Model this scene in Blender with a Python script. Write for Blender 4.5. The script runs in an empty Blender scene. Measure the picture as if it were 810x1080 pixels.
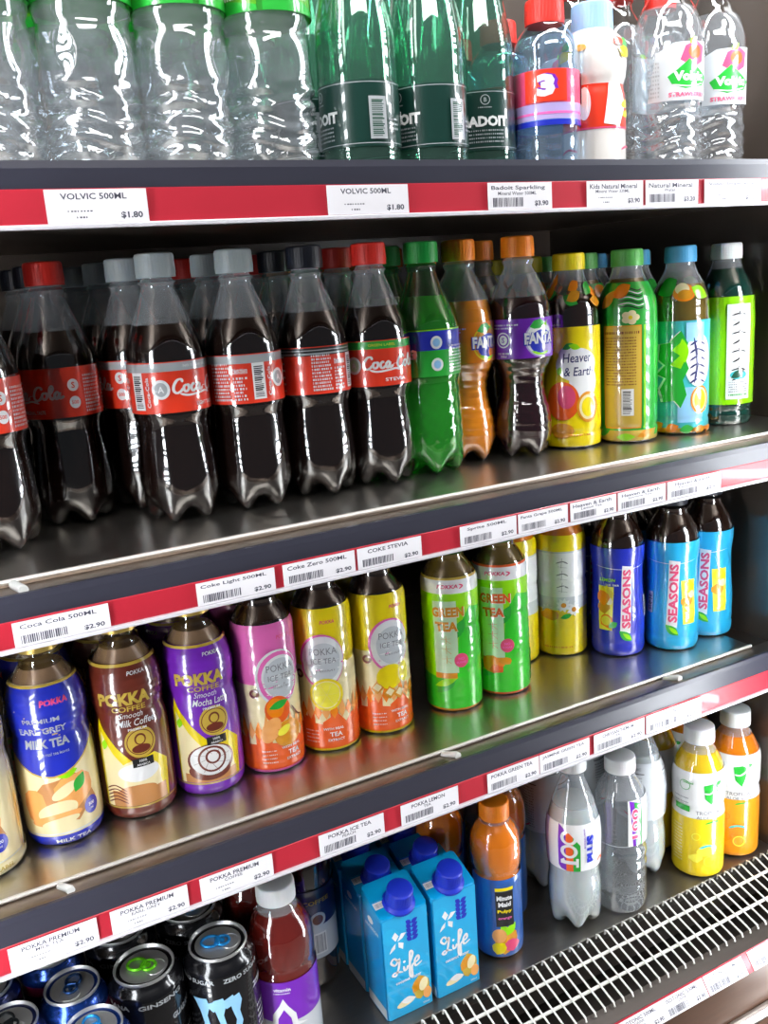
import bpy, bmesh, math, random
from mathutils import Vector, Matrix
random.seed(7)
C = bpy.context.scene.collection
SC = bpy.context.scene
PI = math.pi
H0 = 1.45                                   # camera height; everything below is measured from it
# ------------------------------------------------------------------ camera
RW = [[0.87666211, -0.17348195, 0.44873997], [-0.47622947, -0.18043798, 0.86060887], [-0.06833037, -0.96816638, -0.24080036]]
cam_d = bpy.data.cameras.new('camera'); cam = bpy.data.objects.new('camera', cam_d); C.objects.link(cam)
m = Matrix.Identity(4)
for i in range(3):
    m[i][0] = RW[i][0]; m[i][1] = -RW[i][1]; m[i][2] = -RW[i][2]
m[2][3] = H0
cam.matrix_world = m
cam_d.sensor_fit = 'VERTICAL'; cam_d.sensor_height = 24; cam_d.lens = 24 * 970 / 1080; cam_d.clip_start = 0.02
SC.camera = cam
# ------------------------------------------------------------------ world, lights, exposure
w = bpy.data.worlds.new('store_world'); SC.world = w; w.use_nodes = True
bg = w.node_tree.nodes['Background']; bg.inputs[0].default_value = (0.86, 0.92, 1.0, 1); bg.inputs[1].default_value = 0.07
SC.view_settings.view_transform = 'Standard'; SC.view_settings.look = 'None'
SC.view_settings.exposure = 0.0; SC.view_settings.gamma = 1; SC.view_settings.use_curve_mapping = False
def area(name, loc, target, sx, sy, power, col):
    d = bpy.data.lights.new(name, 'AREA'); d.shape = 'RECTANGLE'; d.size = sx; d.size_y = sy; d.energy = power; d.color = col
    o = bpy.data.objects.new(name, d); C.objects.link(o); o.location = loc
    o.rotation_euler = (Vector(target) - Vector(loc)).to_track_quat('-Z', 'Y').to_euler()
    return o
area('shop_ceiling_light', (0.2, -0.9, 2.9), (0.4, 0.7, 1.2), 1.6, 0.35, 30, (1, 0.98, 0.95))
area('shop_ceiling_light', (-1.6, -0.5, 2.7), (0.2, 0.7, 1.2), 0.3, 1.2, 8, (1, 0.97, 0.93))
area('shop_ceiling_light', (2.6, -0.6, 2.6), (0.7, 0.7, 1.2), 0.3, 1.2, 20, (0.95, 0.98, 1))
area('top_shelf_fill_light', (0.34, 0.62, 2.03), (0.34, 0.95, 1.5), 1.05, 0.05, 9, (0.95, 0.98, 1))  # unseen fill lamp, added inside the fridge top to brighten the upper shelf
cy = SC.cycles
cy.use_denoising = True; cy.sample_clamp_indirect = 6; cy.sample_clamp_direct = 0
cy.max_bounces = 12; cy.transmission_bounces = 12; cy.transparent_max_bounces = 24; cy.glossy_bounces = 5; cy.diffuse_bounces = 3
cy.caustics_refractive = True; cy.caustics_reflective = False; cy.blur_glossy = 0.1

LED_POWER = 38.0
# ------------------------------------------------------------------ materials
MATS = {}
def M(name, col=(0.8, 0.8, 0.8), rough=0.4, metal=0.0, trans=0.0, ior=1.45, coat=0.0, noise=0.0, nscale=40, spec=0.5, bump=0.0, stretch=(1, 1, 1), sss=0.0):
    if name in MATS: return MATS[name]
    mt = bpy.data.materials.new(name); mt.use_nodes = True; nt = mt.node_tree
    b = nt.nodes['Principled BSDF']
    b.inputs['Base Color'].default_value = (*col, 1); b.inputs['Roughness'].default_value = rough
    b.inputs['Metallic'].default_value = metal; b.inputs['Transmission Weight'].default_value = trans
    b.inputs['IOR'].default_value = ior; b.inputs['Coat Weight'].default_value = coat; b.inputs['Coat Roughness'].default_value = 0.03; b.inputs['Coat IOR'].default_value = 1.6
    b.inputs['Specular IOR Level'].default_value = spec
    if sss:
        b.inputs['Subsurface Weight'].default_value = sss; b.inputs['Subsurface Radius'].default_value = (0.02, 0.01, 0.005)
    if noise or bump:
        tc = nt.nodes.new('ShaderNodeTexCoord'); mp = nt.nodes.new('ShaderNodeMapping'); mp.inputs['Scale'].default_value = stretch
        nz = nt.nodes.new('ShaderNodeTexNoise'); nz.inputs['Scale'].default_value = nscale; nz.inputs['Detail'].default_value = 4
        nt.links.new(tc.outputs['Object'], mp.inputs[0]); nt.links.new(mp.outputs[0], nz.inputs['Vector'])
        if noise:
            mx = nt.nodes.new('ShaderNodeMix'); mx.data_type = 'RGBA'
            mx.inputs[6].default_value = (*[c * (1 - noise) for c in col], 1); mx.inputs[7].default_value = (*[min(1, c * (1 + noise)) for c in col], 1)
            nt.links.new(nz.outputs[0], mx.inputs[0]); nt.links.new(mx.outputs[2], b.inputs['Base Color'])
        if bump:
            bp = nt.nodes.new('ShaderNodeBump'); bp.inputs['Strength'].default_value = bump; bp.inputs['Distance'].default_value = 0.002
            nt.links.new(nz.outputs[0], bp.inputs['Height']); nt.links.new(bp.outputs[0], b.inputs['Normal'])
    MATS[name] = mt; return mt
def film(name, col, refl=1.0, haze=0.0):
    """thin clear plastic: see-through tint with a fresnel reflection"""
    if name in MATS: return MATS[name]
    mt = bpy.data.materials.new(name); mt.use_nodes = True; nt = mt.node_tree; nt.nodes.clear()
    o = nt.nodes.new('ShaderNodeOutputMaterial'); mx = nt.nodes.new('ShaderNodeMixShader'); t = nt.nodes.new('ShaderNodeBsdfTransparent')
    g = nt.nodes.new('ShaderNodeBsdfGlossy'); f = nt.nodes.new('ShaderNodeFresnel'); ad = nt.nodes.new('ShaderNodeMath')
    t.inputs[0].default_value = (*col, 1); g.inputs['Roughness'].default_value = 0.04; g.inputs[0].default_value = (1, 1, 1, 1)
    f.inputs[0].default_value = 1.5; ad.operation = 'MULTIPLY'; ad.inputs[1].default_value = 1.9 * refl
    ge = nt.nodes.new('ShaderNodeNewGeometry'); iv = nt.nodes.new('ShaderNodeMath'); iv.operation = 'SUBTRACT'; iv.inputs[0].default_value = 1.0; m3 = nt.nodes.new('ShaderNodeMath'); m3.operation = 'MULTIPLY'
    nt.links.new(ge.outputs['Backfacing'], iv.inputs[1]); nt.links.new(iv.outputs[0], m3.inputs[0])
    nt.links.new(f.outputs[0], ad.inputs[0]); nt.links.new(ad.outputs[0], m3.inputs[1]); nt.links.new(m3.outputs[0], mx.inputs[0])
    nt.links.new(t.outputs[0], mx.inputs[1]); nt.links.new(g.outputs[0], mx.inputs[2]); nt.links.new(mx.outputs[0], o.inputs[0])
    if haze:
        d = nt.nodes.new('ShaderNodeBsdfDiffuse'); d.inputs[0].default_value = (.75, .77, .8, 1); m2 = nt.nodes.new('ShaderNodeMixShader'); m2.inputs[0].default_value = haze
        nt.links.new(mx.outputs[0], m2.inputs[1]); nt.links.new(d.outputs[0], m2.inputs[2]); nt.links.new(m2.outputs[0], o.inputs[0])
    MATS[name] = mt; return mt
def emit(name, col, s):
    mt = bpy.data.materials.new(name); mt.use_nodes = True; b = mt.node_tree.nodes['Principled BSDF']
    b.inputs['Emission Color'].default_value = (*col, 1); b.inputs['Emission Strength'].default_value = s
    b.inputs['Base Color'].default_value = (*col, 1); MATS[name] = mt; return mt
def ink(name, col, rough=0.3): return M('print_' + name, col, rough, coat=1.0)
RED = ink('red', (0.85, 0.045, 0.014)); WHITE = ink('white', (0.86, 0.86, 0.86)); BLACK = ink('black', (0.012, 0.012, 0.014))
SILVER = ink('silver', (0.42, 0.44, 0.46)); PURPLE = ink('purple', (0.2, 0.02, 0.5)); ORANGE = ink('orange', (0.95, 0.25, 0.0))
YELLOW = ink('yellow', (0.92, 0.72, 0.0)); GREEN = ink('green', (0.02, 0.42, 0.04)); LIME = ink('lime', (0.32, 0.8, 0.0))
BLUE = ink('blue', (0.015, 0.03, 0.5)); NAVY = ink('navy', (0.012, 0.014, 0.12)); SKY = ink('sky', (0.02, 0.45, 0.8)); TEAL = ink('teal', (0.06, 0.5, 0.55))
PINK = ink('pink', (0.88, 0.16, 0.5)); ROSE = ink('rose', (0.8, 0.08, 0.2)); CREAM = ink('cream', (0.93, 0.80, 0.46)); GOLD = ink('gold', (0.62, 0.42, 0.06))
BROWN = ink('brown', (0.16, 0.025, 0.012)); TAN = ink('tan', (0.6, 0.26, 0.08)); PALE = ink('pale_green', (0.6, 0.85, 0.55)); DKGREEN = ink('dark_green', (0.005, 0.07, 0.035))
AMBER = ink('amber', (0.75, 0.3, 0.01)); GREY = ink('grey', (0.22, 0.22, 0.24)); LBLUE = ink('light_blue', (0.3, 0.6, 0.9)); PEACH = ink('peach', (0.95, 0.42, 0.12))
VIOLET = ink('violet', (0.5, 0.4, 0.75)); CYANC = ink('carton_blue', (0.0, 0.36, 0.72)); LEMON = ink('lemon', (0.95, 0.85, 0.06)); ORRED = ink('orange_red', (0.9, 0.12, 0.01))
SMOKE = ink('translucent_white', (0.62, 0.65, 0.68))
PET = film('clear_plastic', (0.90, 0.92, 0.93)); PETG = film('green_plastic', (0.28, 0.88, 0.36), 1.0, .015); PETD = film('grey_clear_plastic', (0.94, 0.95, 0.96))
PETH = film('hazed_neck_plastic', (0.82, 0.84, 0.86), 1.0, 0.2)  # translucent grey neck; the pale diffuse mix also stands in for its reflections
SLEEVE = film('clear_sleeve', (0.96, 0.97, 0.98), 0.6)
COLA = M('cola', (0.009, 0.0035, 0.0025), 0.12, coat=1.0, spec=0.3)
TEA = M('black_tea', (0.018, 0.006, 0.003), 0.15, coat=1.0); GTEA = M('green_tea', (0.16, 0.10, 0.015), 0.15, coat=1.0)
ORJ = M('orange_drink', (1.0, 0.3, 0.006), 0.2, coat=1.0); ORJ2 = M('orange_juice', (0.9, 0.22, 0.006), 0.2, coat=1.0)
GRAPE = M('grape_drink', (0.02, 0.003, 0.006), 0.12, coat=1.0); LEMD = M('lemon_drink', (0.75, 0.5, 0.015), 0.2, coat=0.6, sss=0.3); AMBD = M('honey_drink', (0.8, 0.22, 0.005), 0.2, coat=0.6, sss=0.3)
CLOUD = M('cloudy_drink', (0.50, 0.54, 0.535), 0.25, coat=0.8, sss=0.4); VITR = M('berry_drink', (0.16, 0.012, 0.008), 0.12, coat=1.0); MILKT = M('milk_tea', (0.34, 0.2, 0.11), 0.25, coat=1)
WATER = film('water', (0.94, 0.96, 0.97), 1.2, 0.13); WATERG = film('water_in_green_bottle', (0.58, 0.80, 0.71), 1.0, 0.08)
SPRITE = M('water_in_bright_green_bottle', (0.14, 0.66, 0.08), 0.02, trans=0.6, ior=1.33); DKBOT = M('dark_green_plastic', (0.004, 0.05, 0.035), 0.1, coat=1.0)
def capm(n, c): return M('cap_' + n, c, 0.4, bump=0.0, sss=0.15)
C_RED = capm('red', (0.75, 0.03, 0.02)); C_GREY = capm('grey', (0.36, 0.40, 0.41)); C_BLACK = capm('black', (0.01, 0.012, 0.02)); C_GREEN = capm('green', (0.01, 0.33, 0.05))
C_OR = capm('orange', (0.9, 0.24, 0.01)); C_YEL = capm('yellow', (0.85, 0.68, 0.01)); C_BLUE = capm('sky_blue', (0.08, 0.36, 0.62)); C_WHITE = capm('white', (0.8, 0.8, 0.8))
C_LBLUE = capm('pale_blue', (0.3, 0.5, 0.78)); C_GOLD = M('cap_gold', (0.5, 0.34, 0.08), 0.3, metal=0.5); C_DBLUE = capm('deep_blue', (0.01, 0.03, 0.5)); C_LG = capm('leaf_green', (0.10, 0.42, 0.08))
STEEL = M('brushed_steel', (0.55, 0.52, 0.48), 0.3, metal=1.0, noise=0.08, nscale=60, bump=0.05, stretch=(1, 14, 14))
STEELD = M('dark_steel', (0.10, 0.085, 0.075), 0.38, metal=0.8, noise=0.12, nscale=30, stretch=(1, 6, 6)); EDGE = M('polished_edge', (0.92, 0.89, 0.84), 0.5, metal=.7, noise=.03)
WALLM = M('cabinet_lining', (0.115, 0.088, 0.072), 0.3, noise=0.1, nscale=12, spec=0.5); RAILG = M('grey_rail_plastic', (0.036, 0.036, 0.052), 0.3, noise=0.05, nscale=20)
RAILW = M('rail_lip_white', (0.62, 0.60, 0.64), 0.25, coat=0.4); STRIP = M('red_strip', (0.47, 0.02, 0.038), 0.35, noise=0.05, nscale=20, coat=0.2); PAPER = M('tag_paper', (0.82, 0.80, 0.84), 0.45, noise=0.02, nscale=90, coat=0.3)
TAGINK = M('tag_ink', (0.06, 0.06, 0.09), 0.6, noise=0.05); WIRE = M('white_wire', (0.82, 0.80, 0.74), 0.35, noise=0.04); ALU = M('aluminium', (0.55, 0.56, 0.57), 0.28, metal=1.0, noise=0.05)
CANTOP = M('can_lid_metal', (0.66, 0.66, 0.66), 0.42, metal=0.85, noise=0.05, nscale=80); FLOORM = M('floor_tile', (0.32, 0.30, 0.28), 0.35, noise=0.15, nscale=6)
GLINT = M('white_glint', (0.8, 0.8, 0.78), 0.3, coat=0.5, noise=0.02)  # white of the lamp glints modelled as solid pieces

# ------------------------------------------------------------------ mesh helpers
def fin(name, bm, mats, smooth=True, recalc=True):
    if recalc: bmesh.ops.recalc_face_normals(bm, faces=bm.faces[:])
    me = bpy.data.meshes.new(name); bm.to_mesh(me); bm.free()
    for mt in (mats if isinstance(mats, (list, tuple)) else [mats]): me.materials.append(mt)
    if smooth:
        me.polygons.foreach_set('use_smooth', [True] * len(me.polygons))
        try: me.set_sharp_from_angle(angle=math.radians(38))
        except Exception: pass
    return me
def link(name, me, parent=None, loc=None, rot=0):
    o = bpy.data.objects.new(name, me); C.objects.link(o)
    if parent: o.parent = parent
    if loc: o.location = loc
    if rot: o.rotation_euler = (0, 0, rot)
    return o
def tag(o, label, cat, group=None, kind=None):
    o['label'] = label; o['category'] = cat
    if group: o['group'] = group
    if kind: o['kind'] = kind
    return o
def struct(name, me): o = link(name, me); o['kind'] = 'structure'; return o
def box(bm, x0, x1, y0, y1, z0, z1, mi=0, bev=0):
    r = bmesh.ops.create_cube(bm, size=1)
    for v in r['verts']: v.co = Vector((x0 + (v.co.x + .5) * (x1 - x0), y0 + (v.co.y + .5) * (y1 - y0), z0 + (v.co.z + .5) * (z1 - z0)))
    fs = {f for v in r['verts'] for f in v.link_faces}
    for f in fs: f.material_index = mi
    if bev: bmesh.ops.bevel(bm, geom=[e for e in {e for v in r['verts'] for e in v.link_edges}], offset=bev, segments=2, affect='EDGES', profile=0.5)
def tube(bm, pts, r, seg=8, mi=0):
    rings = []
    pts = [Vector(p) for p in pts]
    for i, p in enumerate(pts):
        t = (pts[min(i + 1, len(pts) - 1)] - pts[max(i - 1, 0)]).normalized()
        a = t.cross(Vector((0, 0, 1)) if abs(t.z) < .9 else Vector((1, 0, 0))).normalized(); b = t.cross(a)
        rings.append([bm.verts.new(p + (a * math.cos(2 * PI * k / seg) + b * math.sin(2 * PI * k / seg)) * r) for k in range(seg)])
    for i in range(len(rings) - 1):
        for k in range(seg):
            f = bm.faces.new((rings[i][k], rings[i][(k + 1) % seg], rings[i + 1][(k + 1) % seg], rings[i + 1][k])); f.material_index = mi
    for rg in (rings[0], rings[-1]):
        f = bm.faces.new(rg); f.material_index = mi
def extrude_x(prof, x0, x1):
    """closed (y, z) outline swept along x"""
    bm = bmesh.new(); a = [bm.verts.new((x0, y, z)) for y, z in prof]; b = [bm.verts.new((x1, y, z)) for y, z in prof]; n = len(prof)
    for i in range(n): bm.faces.new((a[i], a[(i + 1) % n], b[(i + 1) % n], b[i]))
    bm.faces.new(a); bm.faces.new(b[::-1]); return bm
class Prof:
    """radius (mm) as a function of height (mm)"""
    def __init__(s, pts): s.p = pts
    def __call__(s, z):
        p = s.p
        if z <= p[0][0]: return p[0][1]
        if z >= p[-1][0]: return p[-1][1]
        for i in range(len(p) - 1):
            if z <= p[i + 1][0]:
                z0, r0 = p[i]; z1, r1 = p[i + 1]; h = z1 - z0; t = (z - z0) / h
                def sl(j):
                    if j <= 0 or j >= len(p) - 1: return 0.0
                    a = (p[j][1] - p[j - 1][1]) / (p[j][0] - p[j - 1][0]); b = (p[j + 1][1] - p[j][1]) / (p[j + 1][0] - p[j][0])
                    return 0.0 if a * b <= 0 else 2 * a * b / (a + b)
                m0, m1 = sl(i) * h, sl(i + 1) * h
                return (2 * t**3 - 3 * t**2 + 1) * r0 + (t**3 - 2 * t**2 + t) * m0 + (-2 * t**3 + 3 * t**2) * r1 + (t**3 - t**2) * m1
def lathe(prof, z0, z1, seg=40, step=2.5, off=0.0, mod=None, bands=None, closed=True, zs=None):
    bm = bmesh.new(); n = max(2, int((z1 - z0) / step)); rings = []
    zs = zs or [z0 + (z1 - z0) * i / n for i in range(n + 1)]
    for z in zs:
        rg = []
        for k in range(seg):
            th = 2 * PI * k / seg; r = prof(z) + off; zz = z
            if mod: r, zz = mod(z, th, r)
            rg.append(bm.verts.new((r * math.sin(th) / 1000, -r * math.cos(th) / 1000, zz / 1000)))
        rings.append(rg)
    for i in range(len(rings) - 1):
        zc = (zs[i] + zs[i + 1]) / 2; mi = 0
        if bands:
            for b0, b1, k_ in bands:
                if b0 <= zc <= b1: mi = k_
        for k in range(seg):
            f = bm.faces.new((rings[i][k], rings[i][(k + 1) % seg], rings[i + 1][(k + 1) % seg], rings[i + 1][k])); f.material_index = mi
    if closed:
        for rg, z in ((rings[0], z0), (rings[-1], z1)):
            c = bm.verts.new((0, 0, sum(v.co.z for v in rg) / seg + (0.002 if (z == z0 and mod) else 0)))
            for k in range(seg):
                f = bm.faces.new((rg[k], rg[(k + 1) % seg], c))
                if bands: f.material_index = (bands[0][2] if z == z0 and bands[0][0] <= z0 else 0)
    return bm
def petal(n=5, top=24, amt=.34, extra=None):
    def f(z, th, r):
        if z < top:
            g = 0.5 + 0.5 * math.cos(n * th); t = (1 - z / top)
            rr = r * (1 - amt * (1 - g) * t**1.3); zz = z + (1 - g) * 11 * t**2
            return rr, zz
        return extra(z, th, r) if extra else (r, z)
    return f
# text meshes as 2D polygons -----------------------------------------------------
TX = {}
def text2d(s, shear=0.0, bold=0.0):
    key = (s, shear, bold)
    if key in TX: return TX[key]
    cu = bpy.data.curves.new('lettering', 'FONT'); cu.body = s; cu.size = 1; cu.resolution_u = 2; cu.shear = shear; cu.offset = bold
    cu.align_x = 'CENTER'; o = bpy.data.objects.new('lettering', cu); C.objects.link(o)
    dg = bpy.context.evaluated_depsgraph_get(); me = bpy.data.meshes.new_from_object(o.evaluated_get(dg))
    vs = [(v.co.x, v.co.y) for v in me.vertices]; fs = [tuple(p.vertices) for p in me.polygons]
    bpy.data.objects.remove(o); bpy.data.meshes.remove(me); bpy.data.curves.remove(cu)
    TX[key] = (vs, fs); return TX[key]
class Art:
    """flat artwork in mm (u across, v up), later wrapped on a body or kept flat"""
    def __init__(s): s.bm = bmesh.new(); s.m = []; s.lay = 0
    def mi(s, mt):
        if mt not in s.m: s.m.append(mt)
        return s.m.index(mt)
    def poly(s, pts, mt, up=None):
        s.lay += 1; z = (up if up is not None else s.lay)
        vs = [s.bm.verts.new((u, v, z)) for u, v in pts]
        try:
            f = s.bm.faces.new(vs); f.material_index = s.mi(mt)
            if len(vs) > 4: bmesh.ops.triangulate(s.bm, faces=[f])
        except ValueError: pass
        return s
    def rect(s, u0, v0, u1, v1, mt): return s.poly([(u0, v0), (u1, v0), (u1, v1), (u0, v1)], mt)
    def ell(s, cu, cv, ru, rv, mt, n=28, a=0.0):
        ca, sa = math.cos(a), math.sin(a)
        return s.poly([(cu + ru * math.cos(t) * ca - rv * math.sin(t) * sa, cv + ru * math.cos(t) * sa + rv * math.sin(t) * ca) for t in [2 * PI * i / n for i in range(n)]], mt)
    def ring(s, cu, cv, r0, r1, mt, n=28, a0=0, a1=2 * PI):
        s.lay += 1
        for i in range(n):
            t0 = a0 + (a1 - a0) * i / n; t1 = a0 + (a1 - a0) * (i + 1) / n
            vs = [s.bm.verts.new((cu + r * math.cos(t), cv + r * math.sin(t), s.lay)) for r, t in ((r0, t0), (r1, t0), (r1, t1), (r0, t1))]
            s.bm.faces.new(vs).material_index = s.mi(mt)
        return s
    def text(s, tx, cu, cv, h, mt, w=None, shear=0.0, bold=0.02, rot=0.0):
        vs, fs = text2d(tx, shear, bold); s.lay += 1
        if not vs: return s
        x0 = min(v[0] for v in vs); x1 = max(v[0] for v in vs); y0 = min(v[1] for v in vs); y1 = max(v[1] for v in vs)
        ky = h / (y1 - y0); kx = (w / (x1 - x0)) if w else ky
        ca, sa = math.cos(rot), math.sin(rot)
        nv = []
        for x, y in vs:
            a = (x - (x0 + x1) / 2) * kx; b = (y - (y0 + y1) / 2) * ky
            nv.append(s.bm.verts.new((cu + a * ca - b * sa, cv + a * sa + b * ca, s.lay)))
        k = s.mi(mt)
        for f in fs:
            try: s.bm.faces.new([nv[i] for i in f]).material_index = k
            except ValueError: pass
        return s
    def stroke(s, pts, wd, mt, smooth=True):
        s.lay += 1
        P = [Vector(p) for p in pts]
        if smooth and len(P) > 2:
            Q = []
            for i in range(len(P) - 1):
                a = P[max(i - 1, 0)]; b = P[i]; c = P[i + 1]; d = P[min(i + 2, len(P) - 1)]
                for j in range(5):
                    t = j / 5; Q.append(.5 * ((2 * b) + (-a + c) * t + (2 * a - 5 * b + 4 * c - d) * t * t + (-a + 3 * b - 3 * c + d) * t**3))
            P = Q + [P[-1]]
        n = len(P); L = []; k = s.mi(mt)
        for i, p in enumerate(P):
            d = (P[min(i + 1, n - 1)] - P[max(i - 1, 0)])
            d = d.normalized() if d.length > 1e-9 else Vector((1, 0)); nn = Vector((-d.y, d.x)); e = min(1, (i + .6) / 2.5, (n - i - .4) / 2.5)
            hw = wd / 2 * e * (0.75 + 0.35 * abs(d.y))
            L.append((s.bm.verts.new((p.x + nn.x * hw, p.y + nn.y * hw, s.lay)), s.bm.verts.new((p.x - nn.x * hw, p.y - nn.y * hw, s.lay))))
        for i in range(n - 1): s.bm.faces.new((L[i][0], L[i][1], L[i + 1][1], L[i + 1][0])).material_index = k
        return s
    def bars(s, u0, v0, u1, v1, mt, vertical=True, n=14, seed=1):
        rnd = random.Random(seed); s.lay += 1; lay = s.lay
        for i in range(n):
            a = i / n; b = a + rnd.uniform(.3, .8) / n
            if vertical: r = (u0 + (u1 - u0) * a, v0, u0 + (u1 - u0) * b, v1)
            else: r = (u0, v0 + (v1 - v0) * a, u1 - rnd.uniform(0, .25) * (u1 - u0), v0 + (v1 - v0) * b)
            s.poly([(r[0], r[1]), (r[2], r[1]), (r[2], r[3]), (r[0], r[3])], mt, lay)
        s.lay = lay; return s
    def wrap(s, name, prof, R0, off=0.5, lay=0.10, step=2.5):
        bm = s.bm
        bmesh.ops.triangulate(bm, faces=[f for f in bm.faces if len(f.verts) > 4])
        us = [v.co.x for v in bm.verts]; vs = [v.co.y for v in bm.verts]
        for lo, hi, ax in ((min(us), max(us), 0), (min(vs), max(vs), 1)):
            k = math.ceil(lo / step)
            while k * step < hi:
                c = [0, 0, 0]; c[ax] = k * step; nn = [0, 0, 0]; nn[ax] = 1
                bmesh.ops.bisect_plane(bm, geom=bm.verts[:] + bm.edges[:] + bm.faces[:], plane_co=c, plane_no=nn, dist=1e-5); k += 1
        lay = min(lay, max(.022, 1.7 / max(1, s.lay)))
        for v in bm.verts:
            u, h, l = v.co; th = u / R0; r = prof(h) + off + l * lay
            v.co = Vector((r * math.sin(th) / 1000, -r * math.cos(th) / 1000, h / 1000))
        me = fin(name, bm, s.m, smooth=False, recalc=False)
        me.polygons.foreach_set('use_smooth', [True] * len(me.polygons)); return me
    def flat(s, name, lay=0.05):
        for v in s.bm.verts: v.co = Vector((v.co.x / 1000, -v.co.z * lay / 1000, v.co.y / 1000))
        return fin(name, s.bm, s.m, smooth=False, recalc=False)
def cap_mesh(r, h, z0, mt, ribs=36, taper=.97, name='cap'):
    p = Prof([(0, r), (h - 1.6, r * taper), (h - .5, r * taper - .6), (h, r * taper - 1.8)])
    def md(z, th, rr): return (rr + (.28 * math.cos(ribs * th) if 3.2 < z < h - 2 else 0), z)
    bm = lathe(p, 0, h, seg=ribs * 3, zs=[0, 2.2, 2.4, 3.0, 3.4, h - 2.4, h - 1.8, h - 1.2, h - .6, h - .2, h], mod=md)
    for v in bm.verts: v.co.z += z0 / 1000 - (0.002 if v.co.x == 0 and v.co.y == 0 and v.co.z < .004 else 0)
    return fin(name, bm, mt)
def gly(a, u, v, s, mt, wd):
    """cursive cola script, drawn with strokes; s = x-height"""
    def st(pts): a.stroke([(u + x * s, v + y * s) for x, y in pts], wd, mt)
    st([(1.5, 1.25), (1.35, 1.65), (.8, 1.6), (.3, .95), (.2, .25), (.6, -.1), (1.15, .1), (1.5, .5)])
    st([(2.1, .9), (1.7, .75), (1.6, .3), (1.9, 0), (2.3, .3), (2.3, .75), (2.1, .9), (2.6, .75)])
    st([(3.3, .75), (3.05, .92), (2.75, .55), (2.8, .1), (3.1, 0), (3.5, .35)])
    st([(4.2, .75), (3.95, .92), (3.6, .55), (3.65, .1), (3.9, .05), (4.2, .6), (4.25, .85), (4.2, .1), (4.5, .1), (4.8, .4)])
    st([(4.75, .5), (5.4, .55)])
    st([(6.9, 1.25), (6.75, 1.65), (6.2, 1.6), (5.7, .95), (5.6, .25), (6.0, -.1), (6.5, .1), (6.8, .5)])
    st([(7.3, .9), (6.95, .75), (6.85, .3), (7.15, 0), (7.5, .3), (7.5, .75), (7.3, .9), (7.8, .75)])
    st([(7.85, .5), (8.4, 1.3), (8.3, 1.75), (8.0, 1.3), (7.95, .3), (8.2, 0), (8.5, .3)])
    st([(9.2, .75), (8.9, .92), (8.6, .55), (8.65, .1), (8.9, .05), (9.2, .6), (9.25, .85), (9.2, .1), (9.5, .1), (9.8, .35)])
    st([(1.0, -.2), (2.2, -.5), (4.0, -.35), (5.2, -.2), (6.3, -.5)])

KIT = {}                                     # kind -> dict(parts=[(name, mesh, material label)], name, cat, r, front)
def kit(kind, name, cat, parts, r, lab=None): KIT[kind] = dict(name=name, cat=cat, parts=parts, r=r)
def put(kind, x, y, z, extra=0.0, label='', group=None, face=True, rz=None, tilt=0):
    k = KIT[kind]
    rot = (math.atan2(-x, y) + math.radians(extra)) if rz is None else rz
    e = bpy.data.objects.new(k['name'], None); C.objects.link(e); e.location = (x, y, H0 + z); e.rotation_euler = (0, 0, rot); e.empty_display_size = .02
    tag(e, label, k['cat'], group)
    made = {}
    for p in k['parts']:
        nm, me = p[0], p[1]; par = made.get(p[2]) if len(p) > 2 and p[2] else e
        o = link(nm, me, par); made[nm] = o
    return e
# ================================================================== THE SETTING
def proj_note(): pass
XL, XR = -0.22, 0.905
YB = 1.14
bm = bmesh.new(); box(bm, -1.6, 2.6, -2.2, 1.6, -.06, 0); struct('floor', fin('floor', bm, FLOORM, False))
fridge = bpy.data.objects.new('open_display_fridge', None); C.objects.link(fridge); fridge.location = (.34, .9, 0)
tag(fridge, 'open-fronted supermarket drinks fridge with dark lining behind all the shelves', 'fridge')
def part(name, bm, mat, parent, smooth=False, label=None):
    me = fin(name, bm, mat, smooth); me.transform(Matrix.Translation(-parent.location)); o = link(name, me, parent)
    if label: o['label'] = label
    return o
bm = bmesh.new(); box(bm, XL - .03, XR + .03, YB, YB + .05, .30, 2.05); part('back_panel', bm, WALLM, fridge)
for x0, x1 in ((XL - .03, XL), (XR, XR + .03)):
    bm = bmesh.new(); box(bm, x0, x1, .66 if x0 < 0 else .545, YB, .30, 2.05, bev=.002); part('side_panel', bm, M('side_lining', (.085, .066, .054), .2, noise=.08, nscale=12, coat=1.0), fridge)
bm = bmesh.new(); box(bm, XL - .03, XR + .03, .50, YB + .05, 2.05, 2.15, bev=.004); part('canopy', bm, STEELD, fridge)
bm = bmesh.new(); box(bm, XL - .03, XR + .03, .64, YB + .05, .06, .60); box(bm, XL - .03, XR + .03, .66, YB + .05, .0, .06); part('base_cabinet', bm, STEELD, fridge)
# deck of the well
bm = bmesh.new(); box(bm, XL, XR, .709, YB, H0 - .757, H0 - .745, bev=.001); part('well_deck', bm, M('well_steel', (.20, .185, .165), .32, metal=.9, noise=.1, nscale=40, stretch=(1, 8, 8)), fridge)
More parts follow.
